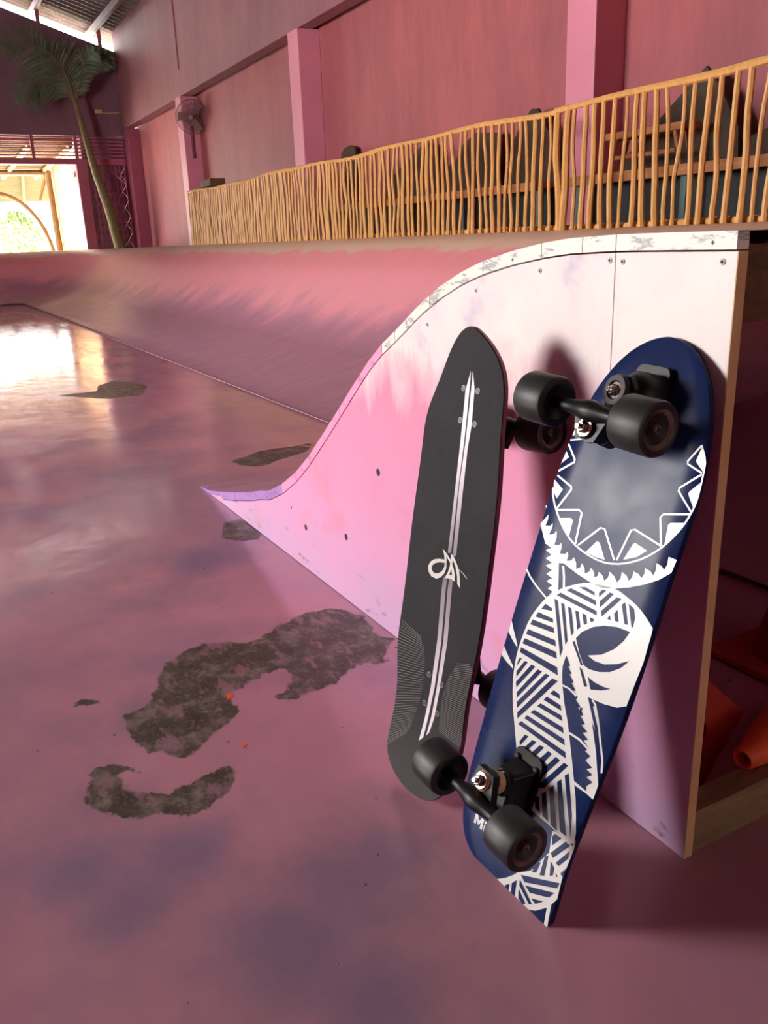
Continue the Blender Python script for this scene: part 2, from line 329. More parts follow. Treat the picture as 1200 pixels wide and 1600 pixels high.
# ------------------------------------------------------------------ traced print and wear outlines
WAVE_WHITE = [[(-123.4,589.4),(-121.9,586.3),(-118.9,579.9),(-114.6,573.2),(-109.1,566.1),(-100.4,557.2),(-88.7,546.6),(-75.7,537.2),(-61.4,529.1),(-46.8,523.4),(-32.1,520.1),(-16.3,518.0),(0.5,517.2),(15.3,518.2),(28.1,521.1),(40.2,525.2),(51.5,530.4),(62.2,536.4),(72.4,543.3),(81.9,551.3),(90.7,560.1),(98.5,569.5),(105.1,579.3),(110.8,589.0),(115.7,598.6),(119.6,608.2),(122.3,617.6),(124.2,626.1),(125.4,633.7),(125.7,642.9),(125.0,653.5),(123.9,663.9),(122.6,674.2),(121.3,682.8),(119.9,689.7),(115.9,697.5),(109.3,706.0),(106.0,710.3),(103.9,709.2),(107.3,705.0),(113.8,696.6),(117.6,689.2),(118.9,682.6),(120.2,674.1),(121.6,663.7),(122.6,653.3),(123.3,642.8),(123.1,633.9),(121.9,626.4),(119.9,618.0),(117.2,608.7),(113.5,599.3),(108.6,589.8),(102.9,580.2),(96.4,570.5),(88.8,561.4),(80.0,552.6),(70.7,544.9),(60.8,538.2),(50.3,532.2),(39.3,527.2),(27.5,523.3),(15.1,520.5),(0.8,519.5),(-15.6,520.4),(-31.0,522.4),(-45.4,525.7),(-59.5,531.2),(-73.5,539.1),(-86.2,548.3),(-97.7,558.9),(-106.2,567.6),(-111.6,574.5),(-115.7,581.0),(-118.7,587.2),(-120.1,590.4)],[(-112.5,690.0),(-107.1,686.2),(-102.6,677.6),(-115.4,672.5)],[(-115.6,664.2),(-94.2,670.6),(-92.3,675.7),(-95.5,676.2),(-96.0,672.5),(-116.9,666.4)],[(-118.8,658.0),(-97.3,639.6),(-96.7,637.2),(-122.1,617.3),(-119.4,615.5),(-93.8,635.7),(-94.3,641.2),(-116.0,659.8)],[(-121.0,608.4),(-87.5,599.9),(-86.4,597.8),(-103.3,563.3),(-99.8,562.6),(-82.9,597.2),(-85.8,602.4),(-119.6,611.0)],[(-100.2,560.0),(-58.6,572.7),(-53.4,570.8),(-47.5,525.8),(-44.1,526.4),(-50.0,571.6),(-59.2,575.3),(-101.3,562.5)],[(-38.6,525.2),(-8.7,561.3),(-3.7,562.0),(29.1,527.5),(31.6,529.2),(-1.3,563.8),(-11.2,562.8),(-41.5,526.4)],[(35.7,529.7),(43.2,575.3),(47.5,577.0),(95.2,570.2),(95.8,572.5),(48.0,579.4),(40.3,575.7),(32.7,529.7)],[(96.6,572.3),(81.7,606.0),(83.7,609.7),(122.2,621.6),(121.3,623.8),(82.5,611.8),(78.9,605.3),(94.0,571.3)],[(122.8,626.7),(95.3,646.4),(94.9,649.2),(120.2,674.1),(118.2,675.6),(92.6,650.5),(93.3,644.8),(121.0,625.0)],[(118.9,677.4),(94.7,683.0),(94.2,684.9),(106.5,708.6),(104.0,709.6),(91.6,685.7),(93.7,680.9),(118.3,675.3)],[(-116.9,647.8),(-108.8,640.8),(-120.2,627.9)],[(-123.9,602.2),(-101.0,592.9),(-107.6,576.8),(-118.4,585.1)],[(-91.5,551.0),(-69.1,558.0),(-63.5,556.5),(-61.7,531.9),(-78.9,540.3)],[(-22.3,521.8),(-8.8,542.8),(-3.2,542.0),(14.3,523.1),(-3.2,521.1)],[(44.8,534.1),(52.3,559.6),(56.3,561.5),(76.8,558.3),(64.6,545.3)],[(99.9,574.6),(95.4,600.4),(98.0,603.7),(119.0,610.4),(111.5,592.1)],[(122.8,632.1),(109.4,646.3),(109.8,648.8),(120.8,663.9),(123.1,649.0)],[(106.6,707.8),(118.1,691.6),(119.9,677.9),(104.6,688.2)],[(-124.5,531.4),(-114.1,549.1),(-112.1,542.2),(-113.5,532.0),(-103.4,535.0),(-100.0,540.1),(-98.7,532.6),(-100.8,521.7),(-91.2,526.1),(-88.1,532.2),(-84.5,523.5),(-84.3,511.5),(-75.0,513.9),(-72.2,518.5),(-68.8,512.5),(-68.7,503.2),(-58.6,505.8),(-55.0,510.3),(-51.8,505.5),(-51.8,497.4),(-43.1,501.3),(-40.6,507.0),(-33.6,501.6),(-29.6,492.9),(-23.3,497.9),(-22.6,504.3),(-15.8,500.1),(-12.0,492.5),(-5.3,497.8),(-4.1,504.5),(2.8,500.7),(6.7,493.6),(11.5,498.0),(11.2,503.9),(19.6,501.4),(25.2,495.7),(29.7,502.7),(29.3,510.7),(39.4,507.6),(46.8,501.4),(50.3,509.3),(49.1,518.1),(58.1,516.0),(64.4,510.8),(68.1,517.5),(67.1,525.3),(76.1,524.9),(82.5,521.5),(84.8,528.1),(82.9,535.8),(92.1,535.1),(98.7,531.5),(100.0,539.3),(97.4,548.0),(105.9,547.4),(111.8,544.0),(113.9,552.7),(111.9,562.1),(125.0,562.4),(123.5,544.6),(108.8,529.1),(89.7,515.4),(69.1,503.5),(46.9,493.0),(23.1,484.2),(1.3,485.2),(-25.4,487.5),(-43.8,490.5),(-55.1,492.5),(-64.9,489.8),(-57.5,471.2),(-49.0,448.9),(-64.9,439.7),(-59.0,446.3),(-71.1,447.3),(-63.4,454.6),(-77.5,456.4),(-68.4,464.2),(-81.8,466.3),(-73.6,475.2),(-88.2,477.0),(-77.9,485.1),(-92.6,487.0),(-83.5,496.0),(-97.5,498.3),(-87.6,505.5),(-102.7,507.2)],[(-57.1,487.7),(-49.3,474.3),(-42.8,458.4),(-39.1,459.8),(-45.7,475.7),(-53.5,489.3)],[(-125.5,456.9),(-114.2,449.1),(-98.1,441.8),(-69.8,432.0),(-68.0,434.3),(-96.2,444.2),(-111.9,451.3),(-122.9,458.9)],[(-125.3,561.6),(-121.3,559.9),(-123.1,556.5)],[(-123.1,374.0),(-109.5,359.0),(-95.6,344.4),(-94.6,340.7),(-108.1,346.9),(-121.9,354.7)],[(-122.5,331.0),(-107.8,321.4),(-91.5,311.6),(-89.4,307.5),(-106.7,311.3),(-121.7,316.1)],[(108.8,140.3),(99.4,140.2),(60.0,140.6),(27.0,139.7),(25.1,161.6),(8.7,162.8),(-10.0,174.6),(-26.2,192.3),(-32.6,200.3),(-59.3,244.3),(-65.1,252.8),(-68.5,259.8),(-75.2,273.7),(-80.7,286.7),(-84.7,298.6),(-88.0,312.1),(-90.6,327.1),(-91.7,341.6),(-91.3,355.6),(-90.2,369.8),(-88.5,384.2),(-85.0,398.2),(-79.8,411.6),(-73.5,424.3),(-66.3,436.1),(-57.1,446.6),(-46.1,455.9),(-35.5,463.8),(-25.2,470.4),(-15.5,476.1),(-6.2,480.7),(7.1,485.1),(24.4,489.2),(37.9,491.6),(47.9,492.5),(57.7,492.0),(67.3,490.3),(76.8,488.4),(86.3,486.3),(95.5,483.2),(104.4,479.1),(112.6,474.8),(120.2,470.2),(123.9,467.9),(125.0,460.7),(127.3,420.7),(125.6,390.1),(124.2,357.0),(111.0,348.0),(88.1,341.6),(60.5,337.5),(74.5,320.7),(88.6,303.2),(79.7,310.4),(101.3,278.2),(122.2,239.4),(121.8,216.9),(109.0,217.8),(85.4,216.5),(94.4,202.1),(104.1,181.1),(113.2,159.8),(116.0,145.3)],[(68.1,336.5),(75.0,333.1),(86.2,318.4),(94.1,306.1),(96.7,307.9),(88.8,320.3),(77.4,335.2),(70.0,339.0)],[(73.7,330.0),(92.3,308.3),(114.5,271.7),(119.7,255.7),(122.6,257.2),(117.2,273.5),(95.0,310.2),(76.4,332.0)],[(75.1,137.2),(81.7,140.0),(114.9,141.0),(117.0,150.8),(118.7,137.0),(117.1,110.7),(115.1,88.9),(117.1,57.7),(109.9,43.4),(110.5,38.6),(113.3,1.8),(110.3,-3.3),(106.8,-4.5),(103.9,33.4),(85.5,13.7),(65.7,1.1),(38.7,-7.3),(13.9,-9.8),(-16.0,-6.9),(2.0,3.9),(16.2,16.5),(31.0,33.1),(35.9,40.4),(58.1,59.6),(68.7,75.4),(70.2,83.5),(81.3,107.1)]]
WAVE_NAVY = [[(-65.9,424.7),(-50.7,423.7),(-49.1,420.0),(-70.7,414.3)],[(-74.2,407.9),(-43.3,410.3),(-39.9,405.2),(-77.6,399.1)],[(-81.0,393.1),(-36.3,399.0),(-31.8,392.2),(-82.9,384.4)],[(-84.0,376.0),(-26.5,383.6),(-21.7,376.0),(-85.1,367.5)],[(-85.3,360.6),(-18.0,368.9),(-12.6,360.5),(-86.2,351.5)],[(-86.6,345.1),(-7.3,349.8),(-1.4,339.6),(-86.3,337.2)],[(-82.9,329.6),(-78.4,330.5),(-83.3,315.6),(-84.5,321.9)],[(-71.3,329.3),(-64.1,331.2),(-77.8,299.7),(-81.2,307.3)],[(-56.0,330.9),(-47.6,331.5),(-71.5,285.5),(-75.7,292.7)],[(-41.3,330.1),(-31.9,331.3),(-64.3,271.8),(-67.7,279.3)],[(-24.9,331.4),(-16.3,332.7),(-57.5,258.1),(-61.8,266.2)],[(-9.6,331.2),(1.7,332.4),(-50.6,244.3),(-54.4,252.7)],[(-0.5,317.0),(11.6,316.6),(16.0,311.2),(-5.1,309.1)],[(-9.2,302.6),(20.2,303.6),(24.4,297.1),(-12.9,295.1)],[(-16.4,287.7),(27.6,291.2),(32.1,284.9),(-21.1,280.7)],[(-24.3,273.1),(36.2,277.4),(40.4,270.6),(-29.6,265.7)],[(-34.1,258.9),(44.6,263.7),(49.5,256.4),(-37.8,252.0)],[(-41.6,245.1),(53.6,248.6),(58.0,241.1),(-46.0,237.8)],[(-27.0,230.8),(-19.1,232.4),(-29.6,210.9),(-32.7,216.0)],[(-10.0,231.8),(-1.2,232.9),(-22.1,198.6),(-25.6,203.4)],[(6.7,232.7),(15.2,233.8),(-5.9,192.6),(-16.1,194.3)],[(24.3,233.4),(32.4,233.4),(13.8,193.0),(-0.7,190.0)],[(40.5,233.6),(49.3,233.2),(26.0,189.0),(14.4,185.7)],[(57.4,234.3),(65.7,234.6),(37.3,180.8),(22.5,173.4)],[(27.4,159.3),(33.5,166.0),(45.0,145.8),(34.1,147.2)],[(37.2,172.2),(42.6,180.3),(63.3,144.6),(51.0,145.0)],[(46.9,187.7),(52.1,195.7),(83.0,141.9),(69.0,142.8)],[(56.3,203.0),(61.5,210.8),(100.6,145.6),(87.6,145.1)],[(65.3,218.8),(70.7,225.7),(98.1,177.1),(108.8,145.8)],[(-52.0,438.5),(-44.4,438.3),(-7.8,378.0),(-8.3,365.8)],[(-37.4,437.9),(-30.5,438.5),(-4.0,392.7),(-5.7,385.4)],[(-23.1,438.3),(-15.8,438.1),(2.2,408.4),(-0.6,401.7)],[(-7.8,438.3),(-1.0,439.0),(10.4,420.4),(6.7,414.6)],[(5.8,439.7),(13.5,439.8),(19.7,429.8),(15.1,425.7)],[(21.0,439.8),(29.0,440.1),(29.0,436.9),(24.8,434.1)],[(-44.0,451.1),(29.1,452.6),(31.6,446.8),(-50.2,444.7)],[(-27.7,464.4),(21.5,465.4),(25.0,459.2),(-35.2,458.2)],[(-14.8,471.2),(-2.7,475.9),(15.3,475.4),(17.9,470.8)],[(22.8,476.9),(26.7,483.6),(33.9,485.4),(25.5,471.8)],[(28.5,466.8),(40.6,485.0),(48.2,485.6),(32.5,459.2)],[(36.0,455.4),(54.3,483.4),(62.9,484.2),(40.1,448.9)],[(50.1,450.1),(52.7,456.3),(56.5,450.4)],[(58.6,460.8),(61.9,468.3),(69.9,453.5),(64.2,452.4)],[(65.9,477.0),(69.9,482.6),(85.8,456.3),(80.2,454.9)],[(75.9,483.1),(87.2,479.8),(93.1,468.4),(94.5,456.1),(92.1,456.0)],[(8.9,402.8),(16.1,415.6),(32.0,429.9),(49.3,439.5),(69.8,446.3),(92.5,449.2),(87.6,434.0),(77.0,417.1),(60.3,401.1),(38.2,389.7),(52.5,388.1),(69.8,391.1),(88.9,400.7),(106.1,413.5),(97.2,399.2),(82.4,385.9),(65.0,377.5),(47.9,373.3),(36.6,374.2),(23.2,385.9)],[(49.8,362.7),(63.9,361.3),(79.2,362.7),(92.2,365.6),(79.0,356.8),(61.0,349.0)],[(5.3,394.7),(8.1,398.1),(35.4,373.6),(32.0,372.0)],[(30.8,368.2),(36.5,367.8),(54.3,350.2),(49.3,347.7)],[(1.8,372.7),(14.8,362.7),(11.6,360.1),(21.8,353.1),(17.8,351.2),(29.9,344.3),(26.7,341.6),(37.9,335.5),(33.3,333.1),(44.7,329.4),(42.8,324.1),(54.9,318.7),(50.3,316.3),(60.8,311.2),(58.2,307.7),(58.3,320.3),(53.8,317.1),(63.5,310.9),(58.7,308.0),(70.8,301.9),(65.4,297.2),(78.8,293.9),(71.1,288.7),(84.1,285.2),(77.0,280.3),(90.2,275.3),(85.0,268.7),(95.9,267.1),(90.4,257.6),(104.7,254.5),(96.3,247.6),(108.7,246.2),(100.7,237.7),(113.0,237.6),(104.6,226.6),(107.8,220.6),(83.2,221.5),(70.7,242.2),(47.9,278.4),(34.4,298.5),(38.0,292.5),(24.2,311.1),(12.0,331.0),(5.1,345.0),(1.6,356.3)],[(80.9,136.8),(94.5,138.5),(82.2,118.1),(78.0,130.6)],[(102.0,138.7),(111.6,138.7),(90.3,104.1),(84.1,108.3)],[(112.8,131.1),(115.0,121.0),(103.8,101.0),(97.1,101.3)],[(116.6,106.9),(116.3,91.5),(110.0,93.6)],[(76.4,96.7),(82.0,102.5),(85.1,71.7),(76.7,66.3)],[(67.1,79.5),(72.9,85.5),(70.0,65.7),(61.4,60.3)],[(88.2,98.3),(98.0,93.4),(99.1,82.1),(93.9,78.2)],[(101.8,89.3),(108.2,87.2),(104.8,84.6)],[(43.7,42.6),(113.8,81.1),(112.1,71.2),(53.9,37.6)],[(56.4,34.0),(109.8,62.5),(103.3,49.6),(68.3,30.5)],[(72.6,24.8),(96.1,37.8),(82.6,22.8)],[(43.8,35.4),(77.2,17.6),(71.3,13.9),(45.7,25.9)],[(46.2,20.7),(65.6,9.3),(59.7,4.7),(49.4,6.7)],[(30.8,18.3),(38.4,29.5),(42.6,0.4),(34.8,-2.9)],[(19.3,6.7),(27.0,14.4),(28.4,-2.3),(19.5,-2.6)],[(6.7,-3.0),(13.0,1.9),(13.8,-5.1)]]
WAVE_WHITE_TOP = [[(10.9,329.6),(24.4,331.2),(41.2,328.0),(42.6,330.7),(25.5,333.9),(11.4,332.4)],[(49.0,274.9),(70.1,276.0),(90.6,271.8),(92.3,274.9),(71.4,279.3),(49.9,278.2)]]
STRIPES = [[(6.3,737.7),(7.0,724.6),(6.6,703.5),(8.7,623.5),(8.5,549.9),(11.3,436.4),(3.3,434.5),(1.6,521.0),(-0.1,616.9),(-1.7,657.3),(-2.8,705.4)],[(11.3,738.0),(18.6,709.8),(19.4,683.5),(21.2,651.8),(19.0,611.4),(20.8,538.3),(24.2,433.9),(16.3,431.9),(10.4,550.2),(11.7,618.5),(10.6,666.7),(10.5,703.8)],[(-0.4,391.1),(9.7,393.7),(9.5,372.3),(15.1,281.6),(12.9,201.4),(6.9,145.3),(2.9,104.6),(-6.7,94.5),(-1.3,141.9),(3.4,197.9),(4.7,284.0),(-0.6,369.5)],[(14.9,395.1),(23.6,397.4),(24.3,376.4),(29.9,286.5),(26.3,203.6),(21.7,148.3),(15.4,118.9),(8.9,110.2),(14.2,148.3),(18.3,200.5),(19.9,283.2),(14.3,373.6)]]
LOGO = [[(-1.5,421.7),(-15.4,420.2),(-12.7,414.5),(-1.0,416.3)],[(-15.4,420.2),(-28.1,416.0),(-23.7,410.6),(-12.7,414.5)],[(-28.1,416.0),(-37.2,409.5),(-30.4,405.6),(-23.7,410.6)],[(-37.2,409.5),(-41.6,401.0),(-32.5,400.0),(-30.4,405.6)],[(-41.6,401.0),(-39.0,391.5),(-30.4,396.0),(-32.5,400.0)],[(-39.0,391.5),(-30.1,385.3),(-25.6,393.2),(-30.4,396.0)],[(-30.1,385.3),(-17.1,384.5),(-17.2,393.7),(-25.6,393.2)],[(-17.1,384.5),(-6.3,389.8),(-9.4,397.4),(-17.2,393.7)],[(-6.3,389.8),(1.9,399.2),(-3.8,402.8),(-9.4,397.4)],[(1.9,399.2),(4.9,409.5),(-0.8,409.1),(-3.8,402.8)],[(4.9,409.5),(3.6,419.1),(-0.8,415.8),(-0.8,409.1)],[(-10.7,439.5),(2.3,432.1),(14.4,424.0),(12.9,419.2),(1.0,428.4),(3.6,419.1),(4.9,409.5),(-0.8,415.8),(-4.6,429.3)],[(12.1,419.0),(15.8,421.0),(22.2,412.7),(27.2,403.1),(29.1,391.7),(17.6,393.9),(3.4,391.3),(9.5,402.3),(12.9,414.8)],[(12.2,435.6),(20.4,430.9),(29.4,421.1),(35.8,412.9),(40.6,400.0),(43.5,384.4),(36.2,389.5),(33.0,402.4),(26.2,417.1),(18.0,426.5),(17.6,418.2),(14.0,421.7)],[(34.5,413.4),(46.1,409.9),(55.8,403.8),(56.7,404.5),(46.9,410.7),(35.1,414.2)]]
LOGO_HOLE = [[(17.0,410.3),(20.7,401.6),(14.2,399.1)]]
HATCH_A = [[(-94.2,286.9),(-40.3,273.6),(-39.7,274.3),(-93.6,287.6)],[(-95.3,281.2),(-37.6,270.4),(-37.1,271.1),(-94.8,281.9)],[(-96.4,275.6),(-35.0,267.2),(-34.5,267.9),(-95.9,276.3)],[(-97.5,269.9),(-32.3,264.1),(-31.9,264.8),(-97.0,270.6)],[(-98.6,264.3),(-29.7,260.9),(-29.3,261.6),(-98.2,265.0)],[(-99.7,258.6),(-27.1,257.8),(-26.7,258.5),(-99.3,259.3)],[(-100.8,252.9),(-25.2,254.3),(-24.9,255.0),(-100.4,253.6)],[(-101.5,247.2),(-24.3,250.4),(-24.0,251.1),(-101.2,248.0)],[(-101.3,241.8),(-23.4,246.4),(-23.1,247.1),(-101.0,242.5)],[(-101.1,236.3),(-22.5,242.5),(-22.3,243.2),(-100.9,237.1)],[(-101.0,230.9),(-21.6,238.6),(-21.4,239.3),(-100.7,231.6)],[(-100.8,225.4),(-20.8,234.6),(-20.6,235.3),(-100.6,226.1)],[(-99.6,220.3),(-19.9,230.7),(-19.7,231.4),(-99.4,221.0)],[(-98.2,215.2),(-19.3,226.7),(-19.1,227.4),(-98.0,215.9)],[(-96.7,210.2),(-19.0,222.5),(-18.9,223.2),(-96.6,210.9)],[(-95.3,205.1),(-18.8,218.4),(-18.7,219.1),(-95.1,205.8)],[(-93.8,200.1),(-18.6,214.2),(-18.5,214.9),(-93.7,200.8)],[(-92.4,195.0),(-18.4,210.1),(-18.3,210.7),(-92.3,195.7)],[(-90.9,190.0),(-18.2,205.9),(-18.1,206.6),(-90.8,190.7)],[(-89.5,185.0),(-18.0,201.7),(-17.9,202.4),(-89.4,185.7)],[(-88.8,179.6),(-17.9,197.5),(-17.8,198.2),(-88.8,180.3)],[(-88.2,174.3),(-18.2,193.2),(-18.2,193.9),(-88.2,175.0)],[(-87.6,169.0),(-18.5,188.9),(-18.5,189.5),(-87.6,169.6)],[(-87.0,163.6),(-18.8,184.5),(-18.8,185.2),(-87.0,164.3)],[(-86.3,158.3),(-19.1,180.2),(-19.2,180.8),(-86.4,158.9)],[(-85.7,152.9),(-19.4,175.9),(-19.5,176.5),(-85.7,153.6)],[(-85.9,147.3),(-19.7,171.5),(-19.8,172.1),(-86.0,148.0)],[(-86.5,141.6),(-20.1,167.1),(-20.2,167.8),(-86.6,142.3)],[(-87.0,136.0),(-21.2,162.6),(-21.3,163.2),(-87.2,136.6)],[(-87.5,130.3),(-22.2,158.1),(-22.4,158.7),(-87.7,130.9)],[(-87.9,124.7),(-23.3,153.6),(-23.5,154.2),(-88.1,125.3)],[(-88.2,119.1),(-24.3,149.0),(-24.5,149.6),(-88.5,119.7)],[(-88.5,113.6),(-25.3,144.5),(-25.5,145.1),(-88.8,114.1)],[(-88.7,108.0),(-26.2,140.0),(-26.5,140.6),(-89.0,108.6)],[(-88.6,102.6),(-27.5,135.5),(-27.8,136.0),(-89.0,103.1)],[(-88.4,97.2),(-28.7,131.0),(-29.0,131.5),(-88.8,97.7)],[(-88.0,91.8),(-29.8,126.5),(-30.2,127.0),(-88.5,92.3)],[(-87.7,86.5),(-31.0,122.0),(-31.4,122.4),(-88.1,87.0)],[(-87.3,81.2),(-32.1,117.5),(-32.5,117.9),(-87.8,81.6)],[(-86.8,75.9),(-33.3,113.0),(-33.7,113.4),(-87.3,76.3)],[(-86.3,70.6),(-35.3,108.4),(-35.9,108.8),(-86.8,71.0)],[(-85.7,65.4),(-37.4,103.9),(-38.0,104.2),(-86.3,65.8)],[(-85.1,60.2),(-39.4,99.3),(-40.0,99.7),(-85.7,60.6)],[(-84.4,55.1),(-41.4,94.8),(-42.1,95.1),(-85.1,55.4)]]
HATCH_B = [[(59.9,259.1),(88.6,267.2),(88.6,267.8),(59.9,259.7)],[(58.2,255.8),(91.5,265.0),(91.4,265.6),(58.2,256.4)],[(56.4,252.4),(94.3,262.7),(94.3,263.3),(56.4,253.0)],[(54.7,249.1),(97.1,260.4),(97.1,261.1),(54.7,249.7)],[(52.9,245.7),(97.6,257.1),(97.6,257.7),(52.9,246.4)],[(51.1,242.4),(97.2,253.3),(97.2,253.9),(51.2,243.0)],[(49.4,239.0),(96.8,249.6),(96.9,250.2),(49.4,239.6)],[(47.6,235.6),(96.5,245.8),(96.5,246.4),(47.6,236.3)],[(45.8,232.2),(96.1,242.0),(96.2,242.7),(45.9,232.9)],[(44.0,228.8),(95.7,238.3),(95.8,238.9),(44.1,229.5)],[(42.7,225.4),(95.4,234.5),(95.5,235.1),(42.8,226.1)],[(41.8,222.1),(95.0,230.7),(95.1,231.3),(41.9,222.7)],[(41.0,218.7),(94.5,226.9),(94.7,227.5),(41.1,219.4)],[(40.1,215.3),(94.1,223.1),(94.2,223.7),(40.3,216.0)],[(39.3,211.9),(93.6,219.3),(93.8,219.9),(39.4,212.6)],[(38.4,208.5),(93.2,215.4),(93.4,216.1),(38.6,209.2)],[(37.6,205.1),(92.7,211.6),(92.9,212.3),(37.8,205.8)],[(36.7,201.7),(92.3,207.8),(92.5,208.4),(36.9,202.4)],[(35.8,198.3),(91.8,203.9),(92.0,204.6),(36.1,199.0)],[(35.6,195.0),(91.4,200.1),(91.6,200.8),(35.9,195.7)],[(35.4,191.7),(91.4,196.4),(91.6,197.0),(35.7,192.4)],[(35.3,188.5),(91.4,192.7),(91.7,193.3),(35.5,189.2)],[(35.1,185.2),(91.5,189.0),(91.8,189.6),(35.4,185.9)],[(34.9,181.9),(91.6,185.2),(91.8,185.9),(35.2,182.6)],[(34.8,178.6),(91.7,181.5),(91.9,182.2),(35.1,179.3)],[(34.6,175.3),(91.7,177.8),(92.0,178.5),(34.9,176.0)],[(34.4,172.0),(91.8,174.1),(92.1,174.8),(34.8,172.7)],[(34.5,168.8),(91.9,170.4),(92.2,171.0),(34.8,169.5)],[(34.7,165.6),(92.0,166.6),(92.3,167.3),(35.0,166.3)],[(34.9,162.4),(92.2,162.9),(92.5,163.6),(35.2,163.1)],[(35.1,159.2),(92.4,159.3),(92.7,159.9),(35.4,159.9)],[(35.2,156.0),(92.6,155.6),(92.9,156.2),(35.6,156.7)],[(35.5,152.9),(92.8,151.9),(93.2,152.6),(35.8,153.6)],[(35.7,149.7),(93.1,148.2),(93.4,148.9),(36.1,150.4)],[(35.9,146.5),(93.4,144.6),(93.7,145.3),(36.3,147.2)],[(36.1,143.3),(93.7,140.9),(94.0,141.6),(36.5,144.0)],[(36.3,140.2),(94.0,137.3),(94.3,138.0),(36.7,140.9)],[(36.6,137.0),(94.3,133.7),(94.7,134.4),(37.0,137.7)],[(36.8,133.9),(94.7,130.1),(95.1,130.7),(37.2,134.5)],[(37.1,130.7),(95.1,126.5),(95.4,127.2),(37.5,131.4)]]
BOLTS = [(-8.1,709.0),(26.3,707.2),(-7.6,656.7),(27.5,653.9),(-5.4,216.4),(28.5,210.3),(-7.9,163.5),(27.1,158.0)]
WORN = [[(-1.653,0.225),(-1.637,0.24),(-1.657,0.285),(-1.688,0.305),(-1.718,0.329),(-1.77,0.346),(-1.803,0.372),(-1.845,0.415),(-1.859,0.478),(-1.827,0.542),(-1.8,0.57),(-1.81,0.612),(-1.845,0.649),(-1.868,0.707),(-1.885,0.747),(-1.88,0.805),(-1.854,0.861),(-1.799,0.877),(-1.74,0.872),(-1.661,0.871),(-1.625,0.884),(-1.589,0.84),(-1.534,0.817),(-1.518,0.778),(-1.555,0.759),(-1.545,0.724),(-1.5,0.672),(-1.503,0.631),(-1.503,0.596),(-1.49,0.55),(-1.526,0.537),(-1.535,0.569),(-1.583,0.589),(-1.632,0.587),(-1.628,0.543),(-1.612,0.495),(-1.593,0.454),(-1.561,0.437),(-1.517,0.451),(-1.487,0.425),(-1.454,0.376),(-1.413,0.328),(-1.405,0.296),(-1.429,0.275),(-1.472,0.252),(-1.522,0.229),(-1.573,0.226)],[(-1.398,0.104),(-1.429,0.127),(-1.451,0.126),(-1.471,0.146),(-1.456,0.181),(-1.427,0.207),(-1.402,0.213),(-1.428,0.197),(-1.428,0.18),(-1.408,0.179),(-1.363,0.193),(-1.335,0.223),(-1.327,0.269),(-1.334,0.315),(-1.352,0.363),(-1.333,0.36),(-1.323,0.375),(-1.288,0.356),(-1.258,0.324),(-1.241,0.275),(-1.243,0.235),(-1.262,0.189),(-1.296,0.147),(-1.336,0.12),(-1.358,0.107)],[(-1.724,0.135),(-1.743,0.16),(-1.731,0.194),(-1.691,0.208),(-1.707,0.184),(-1.721,0.162)],[(-3.576,1.122),(-3.607,1.225),(-3.668,1.295),(-3.677,1.376),(-3.651,1.474),(-3.702,1.536),(-3.661,1.589),(-3.505,1.48),(-3.504,1.421),(-3.442,1.301),(-3.383,1.215),(-3.404,1.16)],[(-2.677,0.786),(-2.734,0.83),(-2.755,0.872),(-2.721,0.903),(-2.627,0.911),(-2.552,0.897),(-2.5,0.856),(-2.528,0.8),(-2.579,0.757)],[(-6.042,0.724),(-6.045,1.003),(-6.339,1.085),(-6.448,1.217),(-6.088,1.372),(-5.66,1.229),(-5.652,1.002)]]
ORANGE = [[(-1.593,0.443),(-1.597,0.456),(-1.578,0.456),(-1.57,0.44)],[(-1.392,0.408),(-1.39,0.418),(-1.379,0.411),(-1.384,0.407)]]


# ------------------------------------------------------------------ the hall
XE, YW, YC = -21.2, 5.2, 4.9          # end wall, recessed wall, pillar fronts
YF, XR = -6.0, 4.0                    # open side, wall behind the camera
EAVE, SLOPE, RIDGE = 5.43, .317, -.5
def roof_z(y): return EAVE + SLOPE * (min(YW - y, y - YF if y < RIDGE else 99) if False else ((YW - y) if y > RIDGE else (YW - RIDGE) - (RIDGE - y)))

